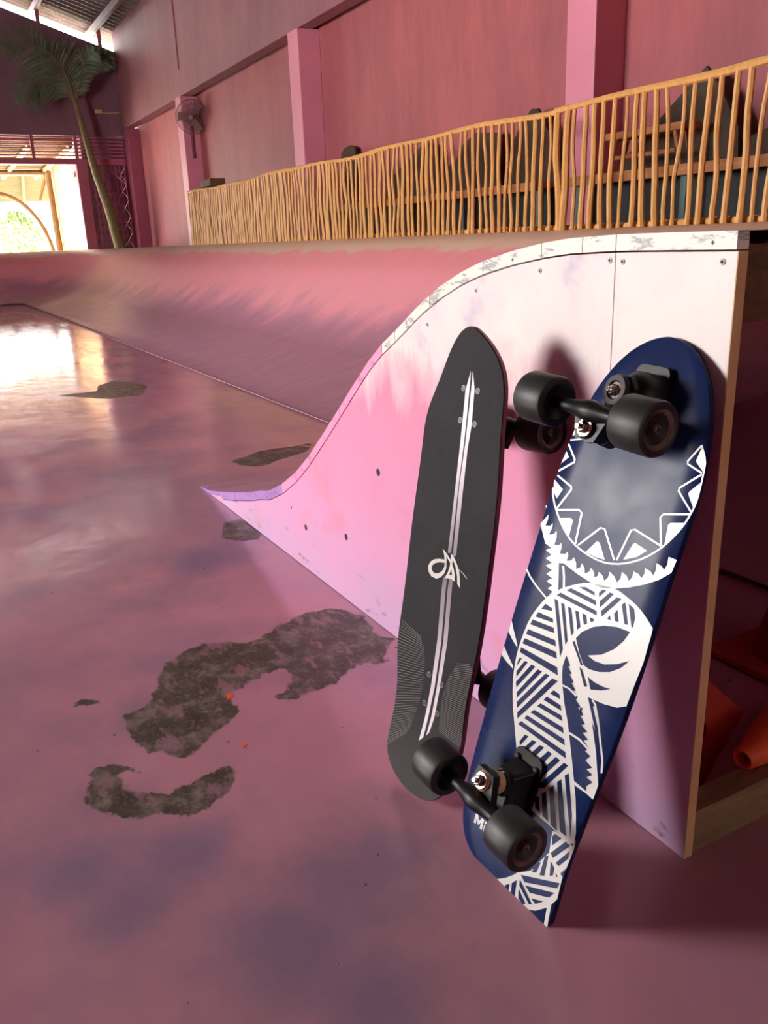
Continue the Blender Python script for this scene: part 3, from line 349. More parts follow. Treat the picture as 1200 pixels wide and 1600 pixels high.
SMUDGES = [(-.95,.42,.15),(-.97,.50,.10),(-.90,.31,.13),(-1.09,.12,.09),(-1.15,.22,.08),(-1.17,.07,.08),(-1.58,.29,.10),(-2.43,.66,.16),(-.76,.36,.10)]
def build_floor():
    xs = np.concatenate([np.arange(-22., -10, .5), np.arange(-10, -3.2, .05), np.arange(-3.2, -.55, .0125), np.arange(-.55, XR + .01, .35)])
    ys = np.concatenate([np.arange(-7., -.5, .5), np.arange(-.5, 1.3, .0125), np.arange(1.3, 2.6, .05), np.arange(2.6, 5.3, .3)])
    X, Y = np.meshgrid(xs, ys); P = np.stack([X.ravel(), Y.ravel()], 1)
    best = np.full(len(P), -1e3)
    for poly in WORN:
        q = np.array(poly); n = len(q); inside = np.zeros(len(P), bool); dist = np.full(len(P), 1e9)
        for i in range(n):
            a, b = q[i], q[(i+1) % n]
            t = np.clip(((P-a) @ (b-a)) / max(1e-9, (b-a) @ (b-a)), 0, 1)
            dist = np.minimum(dist, np.linalg.norm(P - (a + t[:, None]*(b-a)), axis=1))
            c = ((a[1] > P[:, 1]) != (b[1] > P[:, 1])); den = (b[1]-a[1]) if abs(b[1]-a[1]) > 1e-9 else 1e-9
            inside ^= c & (P[:, 0] < (b[0]-a[0])*(P[:, 1]-a[1])/den + a[0])
        best = np.maximum(best, np.where(inside, dist, -dist))
    best = np.clip(best, -.2, .2)
    nx, ny = len(xs), len(ys)
    f = [(j*nx+i, j*nx+i+1, (j+1)*nx+i+1, (j+1)*nx+i) for j in range(ny-1) for i in range(nx-1)]
    o = mesh_obj('floor', np.concatenate([P, np.zeros((len(P), 1))], 1).tolist(), f, M_floor)
    at = o.data.attributes.new('wear', 'FLOAT', 'POINT'); at.data.foreach_set('value', best.astype(np.float32))
    sg = np.zeros(len(P))
    for cx, cy, rr in SMUDGES: sg = np.maximum(sg, np.exp(-((P[:, 0]-cx)**2 + (P[:, 1]-cy)**2)/rr**2))
    a2 = o.data.attributes.new('smudge', 'FLOAT', 'POINT'); a2.data.foreach_set('value', sg.astype(np.float32))
    tag(o, kind='structure')
    for poly in ORANGE:
        MB().prism(poly, lambda a, b: (a, b, .0008), lambda a, b: (a, b, 0)).build('paint_fleck', M_orangepaint, o)
build_floor()
tag(MB().box((-60, -60, -.3), (40, 60, -.02)).build('ground', M_ground), 'pale sunlit ground outside the hall', 'ground', kind='structure')

# wall with the pillars: recessed bays below, beam, flush upper wall
PX = [(-16.70, -16.36), (-11.33, -11.0), (-5.80, -5.47), (-.27, .06)]
wb = MB().box((XE, YW, 0), (XR, YW + .2, EAVE + .3)).build('wall_back', M_wall); tag(wb, kind='structure')
MB().box((XE, YC + .035, 3.9), (XR, YW, EAVE + .1)).build('upper_wall', M_wallup, wb)
MB().box((XE, YC, 3.51), (XR, YC + .2, 3.93)).build('beam', M_wallup, wb)
for a, b in PX:
    bevel(MB().box((a, YC - .01, 0), (b, YW, 3.515)).build('pillar', M_col, wb), .008)
    MB().box((a + .02, YC + .015, 3.93), (b - .02, YC + .06, EAVE)).build('pilaster', M_wallup, wb)
MB().box((XE, YC + .03, 0), (XE + .35, YW, 3.515)).build('corner_pillar', M_gate, wb)
MB().box((-8.4, 4.99, 3.28), (-7.5, YW, 3.51)).build('bracket_block', M_wallup, wb)

# far end wall: gable with a strip of daylight under the roof, louvre band, wide doorway
we_ = MB()
yy = np.linspace(YF, YC + .04, 12); GAP = .40
poly = [(YF, 3.38), (YC + .04, 3.38)] + [(YC + .04, roof_z(YC + .04) - GAP), (RIDGE, roof_z(RIDGE) - GAP), (YF, roof_z(YF) - GAP)]
we_.prism(poly, lambda a, b: (XE, a, b), lambda a, b: (XE - .18, a, b))
wall_end = we_.build('wall_end', M_endwall); tag(wall_end, kind='structure')
MB().box((XE - .18, YF, 0), (XE, -.8, 3.38)).build('lower_wall', M_endwall, wall_end)
MB().box((XE - .12, -.8, 2.78), (XE + .03, YC, 2.9)).build('door_header', M_gate, wall_end)
MB().box((XE - .02, YF, 3.74), (XE + .03, YC, 3.78)).build('moulding', M_endwall, wall_end)
for i in range(6):
    z = 2.955 + i*.075
    MB().box((XE - .10, -.8, z), (XE - .05, YC, z + .03)).build('louvre_bar', M_gate, wall_end)
for y in (.2, 1.1, 2.0, 2.92, 3.84):
    MB().box((XE - .12, y - .03, 2.9), (XE + .01, y + .03, 3.38)).build('louvre_post', M_gate, wall_end)
for y in (-3.8, -1.4, 1.0, 3.42, 4.66):
    z = roof_z(y)
    MB().box((XE - .1, y - .04, z - GAP - .02), (XE - .02, y + .04, z)).build('gable_post', M_gate, wall_end)
MB().box((XE - .14, 3.79, 0), (XE + .02, 4.02, 2.8)).build('door_post', M_gate, wall_end)
MB().box((XE - .75, 3.98, 0), (XE - .6, 5.4, 3.38)).box((XE - .6, 3.96, 0), (XE - .14, 4.02, 3.38)).box((XE - .6, 5.2, 0), (XE - .14, 5.4, 3.38)).box((XE - .75, 3.96, 3.38), (XE - .14, 5.4, 3.5)).build('gate_alcove', M_endwall, wall_end)

# side that stands open to the daylight, and the wall behind the camera
wf = MB()
wf.box((XE, YF - .2, 0), (XR, YF, 1.2)); wf.box((XE, YF - .2, 3.1), (XR, YF, EAVE + .1))
wf.box((XE, YF - .2, 1.1), (-7.6, YF, 3.2)); wf.box((-4.6, YF - .2, 1.1), (XR, YF, 3.2))
tag(wf.build('wall_front', M_wall), kind='structure')
tag(MB().box((XR, YF, 0), (XR + .2, 1.25, 7.6)).box((XR, 1.5, 0), (XR + .2, YW, 7.6)).box((XR, 1.25, 2.1), (XR + .2, 1.5, 7.6)).build('wall_side', M_wallup), kind='structure')  # unseen slit added to this wall to let fill light onto the ramp's open end

# corrugated roof on purlins
def build_roof():
    xs = np.arange(XE - .9, XR + .6, .05); mb = MB()
    for ya, yb in ((YW + .45, RIDGE), (RIDGE, YF - 1.2)):
        v = []; 
        za = roof_z(ya); zb = roof_z(yb)
        for i, x in enumerate(xs):
            dz = .035 * math.sin(2*math.pi*x/.25)
            v += [(x, ya, za + dz), (x, yb, zb + dz)]
        mb.add(v, [(2*i, 2*i+2, 2*i+3, 2*i+1) for i in range(len(xs)-1)])
    o = mb.build('ceiling', M_metal, fix=False); tag(o, kind='structure')
    for y in (4.55, 3.4, 2.2, 1.0, -.45, -1.8, -3.2, -4.6):
        MB().box((XE - .8, y - .04, roof_z(y) - .17), (XR + .5, y + .04, roof_z(y) - .03)).build('purlin', M_purlin, o)
    for x in (-16.5, -11.2, -5.7, -.1):
        r = MB(); r.tube([(x, YW, roof_z(YW) - .28), (x, RIDGE, roof_z(RIDGE) - .28), (x, YF, roof_z(YF) - .28)], .09, 6); r.build('rafter', M_purlin, o)
build_roof()

# ------------------------------------------------------------------ ramp profile (traced from the side panel)
PROF = [(0, 0), (.14, .016), (.28, .046), (.45, .085), (.61, .125), (.72, .158), (.80, .176), (.924, .2285), (1.04, .2908), (1.147, .3621), (1.248, .4404), (1.339, .5118), (1.434, .5881),
        (1.531, .6640), (1.598, .7085), (1.66, .742), (1.711, .7710), (1.766, .8030), (1.839, .8380), (1.92, .8685), (1.986, .8864), (2.07, .9030), (2.148, .9140), (2.211, .9200), (2.32, .9235), (2.51, .9235)]
PU = np.array([p[0] for p in PROF]); PZ = np.array([p[1] for p in PROF])
def pz(u): return float(np.interp(u, PU, PZ))
ZD = .9235
TOE = -3.244; XP = -.728; YP = .89      # ramp toe, open end, side panel plane
SEAM = 1.85; XEND = -17.6

# long ramp along the wall, sweeping round the far corner
rw = empty('wall_ramp', (-7, SEAM, 0))
tag(rw, 'long pink skate ramp running along the pillared wall and round the far corner', 'ramp')
us = np.concatenate([np.linspace(0, 2.32, 48), [2.42]])
path = [((XP - .03), SEAM, 0., 1.)] + [(x, SEAM, 0., 1.) for x in np.arange(-1.5, XEND, -.6)]
for k in range(0, 11):
    a = math.pi/2*k/10; path.append((XEND, SEAM, -math.sin(a), math.cos(a)))
path += [(XEND, y, -1., 0.) for y in np.arange(1.3, -5.8, -.6)]
v = []; nu = len(us)
for x, y, dx, dy in path:
    for u in us: v.append((x + dx*u, y + dy*u, pz(u)))
f = [(i*nu+j, (i+1)*nu+j, (i+1)*nu+j+1, i*nu+j+1) for i in range(len(path)-1) for j in range(nu-1)]
o1 = mesh_obj('riding_surface', v, f, M_ramp, None, True)
sm = o1.modifiers.new('thickness', 'SOLIDIFY'); sm.thickness = .02; sm.offset = -1; sm.use_rim = False
kid = [o1]
kid.append(MB().box((-20.0, SEAM + 2.4, .895), (XP - .03, YW, ZD)).build('deck', M_plank))
kid.append(MB().box((-20.2, -5.8, .895), (XEND - 2.4, 4.3, ZD)).build('deck', M_plank))
kid.append(MB().box((-20.2, -5.8, 0), (-20.16, 5.2, .9)).build('back_board', M_timber))
kid.append(MB().box((XEND, SEAM - .007, 0), (TOE + .5, SEAM + .001, .002)).build('toe_strip', M_seam))
adopt(rw, *kid)

# ------------------------------------------------------------------ near ramp with its side panel
rn = empty('end_ramp', (-1.6, YP, 0))
tag(rn, 'near wave-shaped skate ramp with pink and white side panel', 'ramp')
kid = []
curve = [(TOE + u, z) for u, z in PROF]
def lower(x, d=.0215):
    return pz(x - TOE) - d * (1 + .35*min(1, max(0, 1 - (x + 2.3)/.6))) if x > -2.95 else max(0, pz(x - TOE) - .012)
xs = np.linspace(TOE, XP, 90)
v = []
for x in xs: v += [(x, YP + .012, pz(x - TOE)), (x, YW - .95, pz(x - TOE))]
o = mesh_obj('riding_surface', v, [(2*i, 2*i+2, 2*i+3, 2*i+1) for i in range(len(xs)-1)], M_ramp, None, True)
m = o.modifiers.new('thickness', 'SOLIDIFY'); m.thickness = .018; m.offset = -1; m.use_rim = False
kid.append(o)
# side sheets (two, with a joint), the strips of ply edge above them
JOINT = -.936
def sheet(x0, x1):
    g = np.linspace(x0, x1, max(4, int((x1-x0)/.03)))
    poly = [(x, max(.0035, lower(x) - .0026)) for x in g] + [(x1, .002), (x0, .002)]
    return MB().prism(poly, lambda a, b: (a, YP, b), lambda a, b: (a, YP + .018, b))
kid.append(sheet(TOE + .09, JOINT - .0012).build('side_sheet', M_panel))
kid.append(sheet(JOINT + .0012, XP).build('side_sheet', M_panel))
cuts = [TOE, -2.98, -2.80, -2.62, -2.46, -2.325, -2.20, -2.09, -1.98, -1.88, -1.76, -1.645, -1.585, -1.44, -1.26, -1.10, -1.005, -.935, XP]
for a, b in zip(cuts[:-1], cuts[1:]):
    g = np.linspace(a + .0011, b - .0011, 6)
    poly = [(x, pz(x - TOE) + .0006) for x in g] + [(x, max(.001, lower(x))) for x in g[::-1]]
    mt = M_strip_w if a >= -1.66 else (M_strip_p if a >= -2.33 else M_strip_v)
    kid.append(MB().prism(poly, lambda p, q: (p, YP - .0015, q), lambda p, q: (p, YP + .02, q)).build('edge_strip', mt))
def screw(x, z, r=.0042):
    s = MB().lathe([(0, r*1.05), (.0012, r), (.0016, r*.7), (.0010, 0)], (x, YP, z), (0, -1, 0), 12)
    h = s.build('screw', M_print)
    c = MB().box((x - r*.6, YP - .0018, z - r*.15), (x + r*.6, YP - .0008, z + r*.15)).box((x - r*.15, YP - .0018, z - r*.6), (x + r*.15, YP - .0008, z + r*.6)).build('screw_slot', M_hole)
    adopt(h, c); return h
for x, z in ((-1.2834, .8356), (-1.1043, .8722), (-.9470, .8885), (-.9215, .8870), (-.7490, .8875), (-.7656, .9105), (-1.1752, .889), (-1.452, .765)):
    kid.append(screw(x, z))
for x, z, r in ((-1.688, .4071, .009), (-2.1554, .1357, .009), (-1.8834, .1868, .009), (-2.26, .17, .004)):
    kid.append(MB().lathe([(-.001, r), (.0006, r), (.0006, 0)], (x, YP, z), (0, -1, 0), 14).build('bolt_hole', M_hole))
# open end: deck edge, header, studs and base plate
kid.append(MB().box((XP - .04, YP + .02, .8955), (XP, YW - .95, .905)).build('deck_edge', M_timber))
kid.append(MB().box((XP - .06, YP + .02, .81), (XP - .02, YW - .95, .895)).build('header_board', M_timber))
kid.append(MB().box((XP - .40, YP + .018, 0), (XP - .36, YP + .055, .88)).build('stud', M_ply))
kid.append(MB().box((XP - .045, YP + .019, 0), (XP - .004, YW - 1.3, .075)).build('base_plate', M_plate))
kid.append(MB().box((XP - .018, YP + .0004, .001), (XP + .0012, YP + .0176, .9)).build('sheet_edge', M_ply))
adopt(rn, *kid)

# ------------------------------------------------------------------ stick fence on the deck
def stick_fence():
    F = empty('stick_fence', (-8.5, 4.2, ZD))
    tag(F, 'honey-coloured fence of crooked wooden sticks along the ramp deck', 'fence')
    kids = []; rnd = random.Random(3); Y = 4.2
    x0, x1 = -14.12, -2.55
    def topz(x): return 1.742 + .012*math.sin(x*1.7) + .008*math.sin(x*4.1+1)
    g = np.linspace(x0, -5.02, 40)
    kids.append(MB().tube([(x, Y + .005*math.sin(x*5), topz(x)) for x in g], [.021 + .003*math.sin(x*3) for x in g], 8).build('top_rail', M_stick, smooth=True))
    g = np.linspace(-5.06, x1, 20)
    kids.append(MB().tube([(x, Y + .004*math.sin(x*5) - .01, topz(x) + .01) for x in g], [.023 + .003*math.sin(x*3) for x in g], 8).build('top_rail', M_stick, smooth=True))
    kids.append(MB().tube([(x, Y + .04, .955 + .004*math.sin(x*3)) for x in np.linspace(x0, x1, 30)], .024, 8).build('bottom_rail', M_stick, smooth=True))
    kids.append(MB().tube([(x, Y + .04, 1.33 + .006*math.sin(x*3)) for x in np.linspace(x0, -10.4, 10)], .016, 6).build('middle_rail', M_stick, smooth=True))
    x = x0 + .01; i = 0
    while x < x1:
        r = rnd.uniform(.0125, .0205); n = 9
        if abs(x + 4.98) < .045: r = .027
        zt = topz(x) - .006; lean = rnd.uniform(-.02, .02); ph = rnd.uniform(0, 6.28); amp = rnd.uniform(.003, .012) if r < .02 else .003
        k1 = rnd.uniform(4, 9)
        pts = []; rad = []
        kx = rnd.uniform(-.016, .016); kz = rnd.uniform(.3, .7)
        for j in range(n):
            t = j/(n-1); z = ZD + .002 + (zt - ZD)*t
            pts.append((x + lean*(t-.5)*2 + amp*math.sin(k1*t+ph) + kx*max(0, 1-abs(t-kz)/.25), Y - .012 + .006*math.sin(k1*t*1.3+ph*2), z))
            rad.append(r*(1.06 - .16*t + rnd.uniform(-.05, .05)))
        kids.append(MB().tube(pts, rad, 7).build('stick', M_stick, smooth=True))
        x += rnd.uniform(.074, .104); i += 1
    adopt(F, *kids)
stick_fence()

# ------------------------------------------------------------------ benches behind the fence and what stands on them
def bench(x0, x1, label):
    B = empty('bench', ((x0+x1)/2, 4.75, ZD)); tag(B, label, 'bench', 'long benches behind the stick fence')
    k = [MB().box((x0, 4.66, 1.285), (x1, 5.16, 1.325)).build('seat_board', M_plank),
         MB().box((x0, 4.635, 1.262), (x1, 4.66, 1.33)).build('front_board', M_plank),
         MB().box((x0, 4.86, ZD), (x1, 4.88, 1.285)).build('back_panel', M_teal)]
    n = max(2, int((x1-x0)/.95))
    for i in range(n+1):
        x = x0 + .03 + (x1-x0-.06)*i/n
        k.append(MB().box((x-.025, 4.70, ZD), (x+.025, 4.75, 1.285)).build('post', M_tealpost))
    adopt(B, *k)
bench(-10.4, -5.86, 'long plank bench with dark panels behind the middle of the fence')
bench(-5.42, -2.2, 'plank bench with dark panels right of the broad pink pillar')
def cut_board(poly, y, label, lean=.06):
    z0 = min(q[1] for q in poly); zt = max(q[1] for q in poly)
    poly = [(a, max(b, 1.326)) if b > 1.33 else (a, 1.326) for a, b in poly]
    fn = lambda dy: (lambda a, b: (a, y + dy + lean*(b-1.326)/(zt-1.326), b))
    o = MB().prism(poly, fn(0), fn(.03)).build('board_cutout', M_brown)
    tag(o, label, 'board', 'dark board cutouts leaning on the wall')
cut_board([(-4.51,1.97),(-4.81,1.74),(-4.92,1.66),(-5.23,1.42),(-5.25,1.3),(-4.13,1.3),(-4.17,1.55),(-4.40,1.86)], 4.97, 'tall pointed dark brown board leaning on wall behind the small stool')
cut_board([(-3.91,1.55),(-4.19,1.47),(-4.36,1.3),(-3.3,1.3),(-3.4,1.6),(-3.6,1.66)], 5.03, 'low dark brown board at the right-hand end of the bench')
cut_board([(-6.4,1.96),(-6.53,1.87),(-6.67,1.65),(-6.72,1.3),(-5.87,1.3),(-6.0,1.58),(-6.17,1.78),(-6.32,1.95)], 4.97, 'pointed dark brown board leaning just beside the broad pink pillar')
cut_board([(-7.3,1.87),(-6.92,1.83),(-6.87,1.3),(-7.83,1.3),(-7.75,1.6),(-7.6,1.66),(-7.5,1.79)], 5.0, 'stepped dark brown board with a flat top leaning on wall')
cut_board([(-8.26,1.88),(-8.09,1.86),(-7.95,1.54),(-7.95,1.3),(-9.07,1.3),(-8.98,1.57),(-8.65,1.7),(-8.46,1.79)], 5.0, 'dark brown board with a long stepped slope leaning on wall')
cut_board([(-10.34,1.98),(-10.25,2.03),(-10.10,2.05),(-9.96,2.01),(-9.92,1.9),(-9.95,1.3),(-10.32,1.3)], 5.05, 'narrow dark board peeking over the fence beside the second pillar')
def stool():
    S = empty('small_stool', (-4.7, 4.78, 1.326)); tag(S, 'small rough wooden stool standing on the bench', 'stool')
    k = [bevel(MB().box((-5.12, 4.70, 1.555), (-4.36, 4.86, 1.605)).build('seat', M_plank), .006)]
    for x in (-5.02, -4.46):
        for y in (4.725, 4.835):
            d = -.06 if x < -4.7 else .06
            k.append(MB().tube([(x + d, y, 1.327), (x, y, 1.56)], [.016, .018], 8).build('leg', M_plank))
    k.append(MB().tube([(-5.05, 4.71, 1.43), (-4.43, 4.71, 1.43)], .016, 8).build('rail', M_plank))
    adopt(S, *k)
stool()
b = bevel(MB().box((-13.75, 4.30, 1.80), (-13.28, 4.55, 1.905)).build('case', M_box), .01)
B = empty('speaker_box', (-13.5, 4.42, ZD)); tag(B, 'small brown box on a stand behind the fence corner', 'box')
adopt(B, b, MB().box((-13.54, 4.40, ZD), (-13.48, 4.46, 1.80)).build('stand', M_timber), MB().box((-13.7, 4.294, 1.815), (-13.33, 4.302, 1.89)).build('front_panel', M_brown))

# ------------------------------------------------------------------ wall fans
def wall_fan(base, loc, face, R, label):
    F = empty('wall_fan', base); tag(F, label, 'fan', 'wall fans')
    c = Vector(loc); d = Vector(face).normalized()
    x = d.cross(Vector((0, 0, 1))).normalized(); y = x.cross(d).normalized()
    k = []; cage = MB()
    for r, off in ((R, 0), (R*.97, .05), (R*.97, -.05), (R*.72, .075), (R*.45, .085), (R*.72, -.07)):
        cage.tube([c + d*off + (x*math.cos(a)+y*math.sin(a))*r for a in np.linspace(0, 2*math.pi, 29)], .004, 5, False)
    for i in range(36):
        a = 2*math.pi*i/36; q = x*math.cos(a)+y*math.sin(a)
        cage.tube([c + d*.088 + q*R*.12, c + d*.075 + q*R*.72, c + d*.05 + q*R*.97, c + q*R], .0022, 4, False)
        cage.tube([c - d*.07 + q*R*.2, c - d*.05 + q*R*.97, c + q*R], .0022, 4, False)
    k.append(cage.build('cage', M_fan))
    k.append(MB().lathe([(-.2, 0), (-.2, .05), (-.16, .075), (-.06, .075), (-.02, .04), (.09, .035), (.095, 0)], c, d, 16).build('motor', M_fan, smooth=True))
    for i in range(3):
        a = 2*math.pi*i/3; q = x*math.cos(a)+y*math.sin(a); tq = d.cross(q)
        vv = [c + q*.04 - tq*.03 - d*.01, c + q*R*.85 - tq*.10 - d*.02, c + q*R*.9 + tq*.06 + d*.02, c + q*.04 + tq*.03 + d*.01]
        k.append(MB().add(vv + [p + d*.006 for p in vv], [(0,1,2,3), (7,6,5,4), (0,4,5,1), (1,5,6,2), (2,6,7,3), (3,7,4,0)]).build('blade', M_fan))
    b = Vector(base)
    k.append(MB().tube([b, b + (c - d*.14 - b)*.5 + Vector((0,0,-.05)), c - d*.14], .025, 8).build('arm', M_fan, smooth=True))
    k.append(MB().tube([b + Vector((0,0,-.55)), b + Vector((0,0,.06))], .02, 6).build('mount', M_fan))
    adopt(F, *k)
wall_fan((-16.33, 5.03, 3.02), (-16.05, 4.98, 3.13), (.85, -.5, -.12), .29, 'caged wall fan mounted on the far pink pillar')

# small conduit fitting high on the end wall
MBc = MB().tube([(XE + .03, 4.40, 3.88), (XE + .03, 4.62, 3.85), (XE + .03, 4.88, 3.87)], .014, 6).box((XE + .001, 4.34, 3.84), (XE + .06, 4.50, 3.92))
tag(MBc.build('conduit_fitting', M_cream), 'small pale conduit fitting high on the end wall', 'fitting')

# ------------------------------------------------------------------ folding lattice gate
def gate():
    G = empty('lattice_gate', (XE, 4.3, 0)); tag(G, 'mauve folding lattice gate in the end wall', 'gate')
    k = []; y0, y1 = 4.05, 4.86; n = 9
    for i in range(n):
        y = y0 + (y1-y0)*i/(n-1)
        k.append(MB().box((XE - .07, y - .013, .02), (XE - .045, y + .013, 2.76)).build('upright_bar', M_gate))
    st = (y1-y0)/(n-1)
    for i in range(n-2):
        for j in range(7):
            z = .25 + j*.36
            for s in (0, 1):
                a, b = (z, z+.3) if s else (z+.3, z)
                ya = y0 + i*st
                k.append(MB().tube([(XE - .04 + s*.008, ya, a), (XE - .04 + s*.008, ya + 2*st, b)], .008, 4).build('lattice_bar', M_gate))
    k.append(MB().tube([(XE - .02, 4.40, 2.75), (XE - .02, 4.86, 2.35)], .012, 5).build('brace', M_gate))
    adopt(G, *k)
gate()

# ------------------------------------------------------------------ palm
def palm():
    P = empty('palm_tree', (-20.6, 4.60, 0)); tag(P, 'slender leaning palm tree in front of the lattice gate', 'palm')
    X = -20.6; k = []; K = 20.6/19.3
    far = lambda L: [(X + abs(p[0]-X), p[1]*K, max(0, .93 + (p[2]-.93)*K)) for p in L]
    tr = [(X, 4.33, 0), (X, 4.14, .889), (X, 4.01, 1.697), (X, 3.825, 2.453), (X, 3.72, 3.063), (X, 3.648, 3.54), (X, 3.602, 3.78)]
    tr = far(tr)
    pts = []; rad = []
    for i in range(len(tr)-1):
        for t in np.linspace(0, 1, 8, endpoint=False):
            p = Vector(tr[i]).lerp(Vector(tr[i+1]), t); pts.append(p); h = p.z/3.78
            rad.append((.165*(1-h) + .055*h)*(1 + .03*math.sin(len(pts)*1.6)))
    pts.append(Vector(tr[-1])); rad.append(.045)
    k.append(MB().tube(pts, rad, 12).build('trunk', M_trunk, smooth=True))
    rnd = random.Random(5)
    def frond(line, L, droop):
        line = [Vector(p) for p in line]; fine = []
        for i in range(len(line)-1):
            for t in np.linspace(0, 1, 10, endpoint=False):
                a = line[max(i-1, 0)]; b = line[i]; c = line[i+1]; d = line[min(i+2, len(line)-1)]
                fine.append(.5*((2*b) + (c-a)*t + (2*a-5*b+4*c-d)*t*t + (-a+3*b-3*c+d)*t**3))
        fine.append(line[-1]); n = len(fine)
        st = MB().tube(fine, [.028*(1-.85*i/n) for i in range(n)], 6).build('frond', M_trunk, smooth=True)
        lf = MB()
        for i in range(4, n):
            d = (fine[min(i+1, n-1)] - fine[i-1]).normalized(); f_ = i/n
            ln = L*math.sin(math.pi*min(1, .12 + f_*.86))**.6
            for s in (-1, 1):
                for rep in range(2):
                    side = d.cross(Vector((1, 0, 0))).normalized()*s
                    out = (side*.85 + d*.55 + Vector((rnd.uniform(-.5, .5), rnd.uniform(-.15, .15), rnd.uniform(-.1, .1)))).normalized()
                    p0 = fine[i].lerp(fine[min(i+1, n-1)], rep*.5); w_ = Vector((.55, d.y, d.z)).normalized()*.012
                    p1 = p0 + out*ln*.5; p2 = p0 + out*ln*.95 + Vector((0, 0, -droop*ln*.5))
                    lf.add([p0 - w_*.4, p0 + w_*.4, p1 + w_, p2, p1 - w_], [(0, 1, 2, 4), (4, 2, 3)])
        lo = lf.build('leaflets', M_leaf, fix=False); adopt(st, lo); return st
    c = Vector((X, 3.602, 3.76))
    F = [([(c), (X+.1, 3.418, 4.0), (X+.2, 3.19, 4.106), (X+.25, 2.894, 4.115), (X+.3, 2.717, 3.97), (X+.3, 2.589, 3.68)], .62, .5),
         ([(c), (X+.05, 3.708, 4.129), (X, 3.874, 4.426), (X-.1, 4.125, 4.613), (X-.1, 4.316, 4.624), (X-.1, 4.38, 4.42)], .34, .4),
         ([(c), (X+.2, 3.38, 4.15), (X+.4, 3.05, 4.50), (X+.5, 2.70, 4.72), (X+.6, 2.35, 4.66)], .62, .3),
         ([(c), (X-.2, 3.60, 4.25), (X-.3, 3.52, 4.55), (X-.5, 3.38, 4.68)], .42, .2),
         ([(c), (X+.3, 3.45, 4.2), (X+.7, 3.2, 4.45), (X+.9, 2.9, 4.6)], .45, .3),
         ([(c), (X-.2, 3.75, 4.25), (X-.4, 3.85, 4.5), (X-.5, 4.0, 4.62)], .35, .3)]
    for l, L, dr in F: k.append(frond(far(l), L, dr))
    adopt(P, *k)
palm()

# ------------------------------------------------------------------ outside the far doorway
def pergola():
    P = empty('bamboo_pergola', (-25, 1.5, 0)); tag(P, 'bamboo pergola roof in bright sun outside the doorway', 'pergola')
    k = []; rnd = random.Random(9)
    for i, x in enumerate(np.arange(-27.6, -21.6, .26)):
        z = 3.33 + (x + 21.6)*.044
        k.append(MB().tube([(x, -2.5, z), (x, 1, z + rnd.uniform(-.02, .02)), (x, 3.9, z)], .045, 7).build('roof_pole', M_bamboo, smooth=True))
    for y in (-1.2, .8, 2.9, 3.78):
        k.append(MB().tube([(-27.7, y, 2.98), (-21.5, y, 3.20)], .06, 8).build('rafter', M_bamboo, smooth=True))
    k.append(MB().prism([(-27.7, 3.12), (-21.45, 3.40), (-21.45, 3.48), (-27.7, 3.2)], lambda a, b: (a, -2.6, b), lambda a, b: (a, 3.93, b)).build('reed_roof', M_thatch))
    k.append(MB().tube([(-26.0, -2.5, 2.98), (-26.0, 3.95, 2.98)], .07, 8).build('cross_beam', M_bamboo, smooth=True))
    for (x, y) in ((-26, 3.86), (-26, .3)):
        pts = [(x, y + .05*t, 2.98*(1-t)) for t in np.linspace(0, 1, 30)]
        k.append(MB().tube(pts, [.085 + (.014 if i % 6 == 0 else 0) for i in range(30)], 9).build('post', M_bamboo, smooth=True))
    g = [(-26, 2.45 + 1.3*math.sin(a), .5 + 1.95*math.cos(a)) for a in np.linspace(-1.2, 1.75, 34)]
    g = [(p[0], p[1], max(0, p[2])) for p in g] + [(-26, 3.75, 0)]
    k.append(MB().tube(g, [.055 + (.012 if i % 5 == 0 else 0) for i in range(len(g))], 8).build('arch', M_bamboo, smooth=True))
    k.append(MB().tube([(-26, 3.8, 2.9), (-26.3, 3.6, 2.3)], .04, 6).build('brace', M_bamboo, smooth=True))
    adopt(P, *k)
pergola()
def reed_screen():
    S = empty('reed_screen', (-31, 1, 0)); tag(S, 'reed awning hanging behind the bamboo pergola', 'awning'); k = []
    k.append(MB().prism([(-3, 3.6), (7, 3.6), (7, 2.5), (-3, 2.5)], lambda a, b: (-31 + (b-2.5)*.8, a, b), lambda a, b: (-31.06 + (b-2.5)*.8, a, b)).build('reed_mat', M_thatch))
    for y in (-2, -.4, 1.2, 2.85, 3.75, 4.9): k.append(MB().tube([(-30.95, y, 2.3), (-30.05, y, 3.62)], .04, 6).build('batten', M_bamboo))
    for y in (-2.5, 6.0): k.append(MB().tube([(-31, y, 0), (-31, y, 2.6)], .06, 6).build('post', M_bamboo))
    adopt(S, *k)
reed_screen()
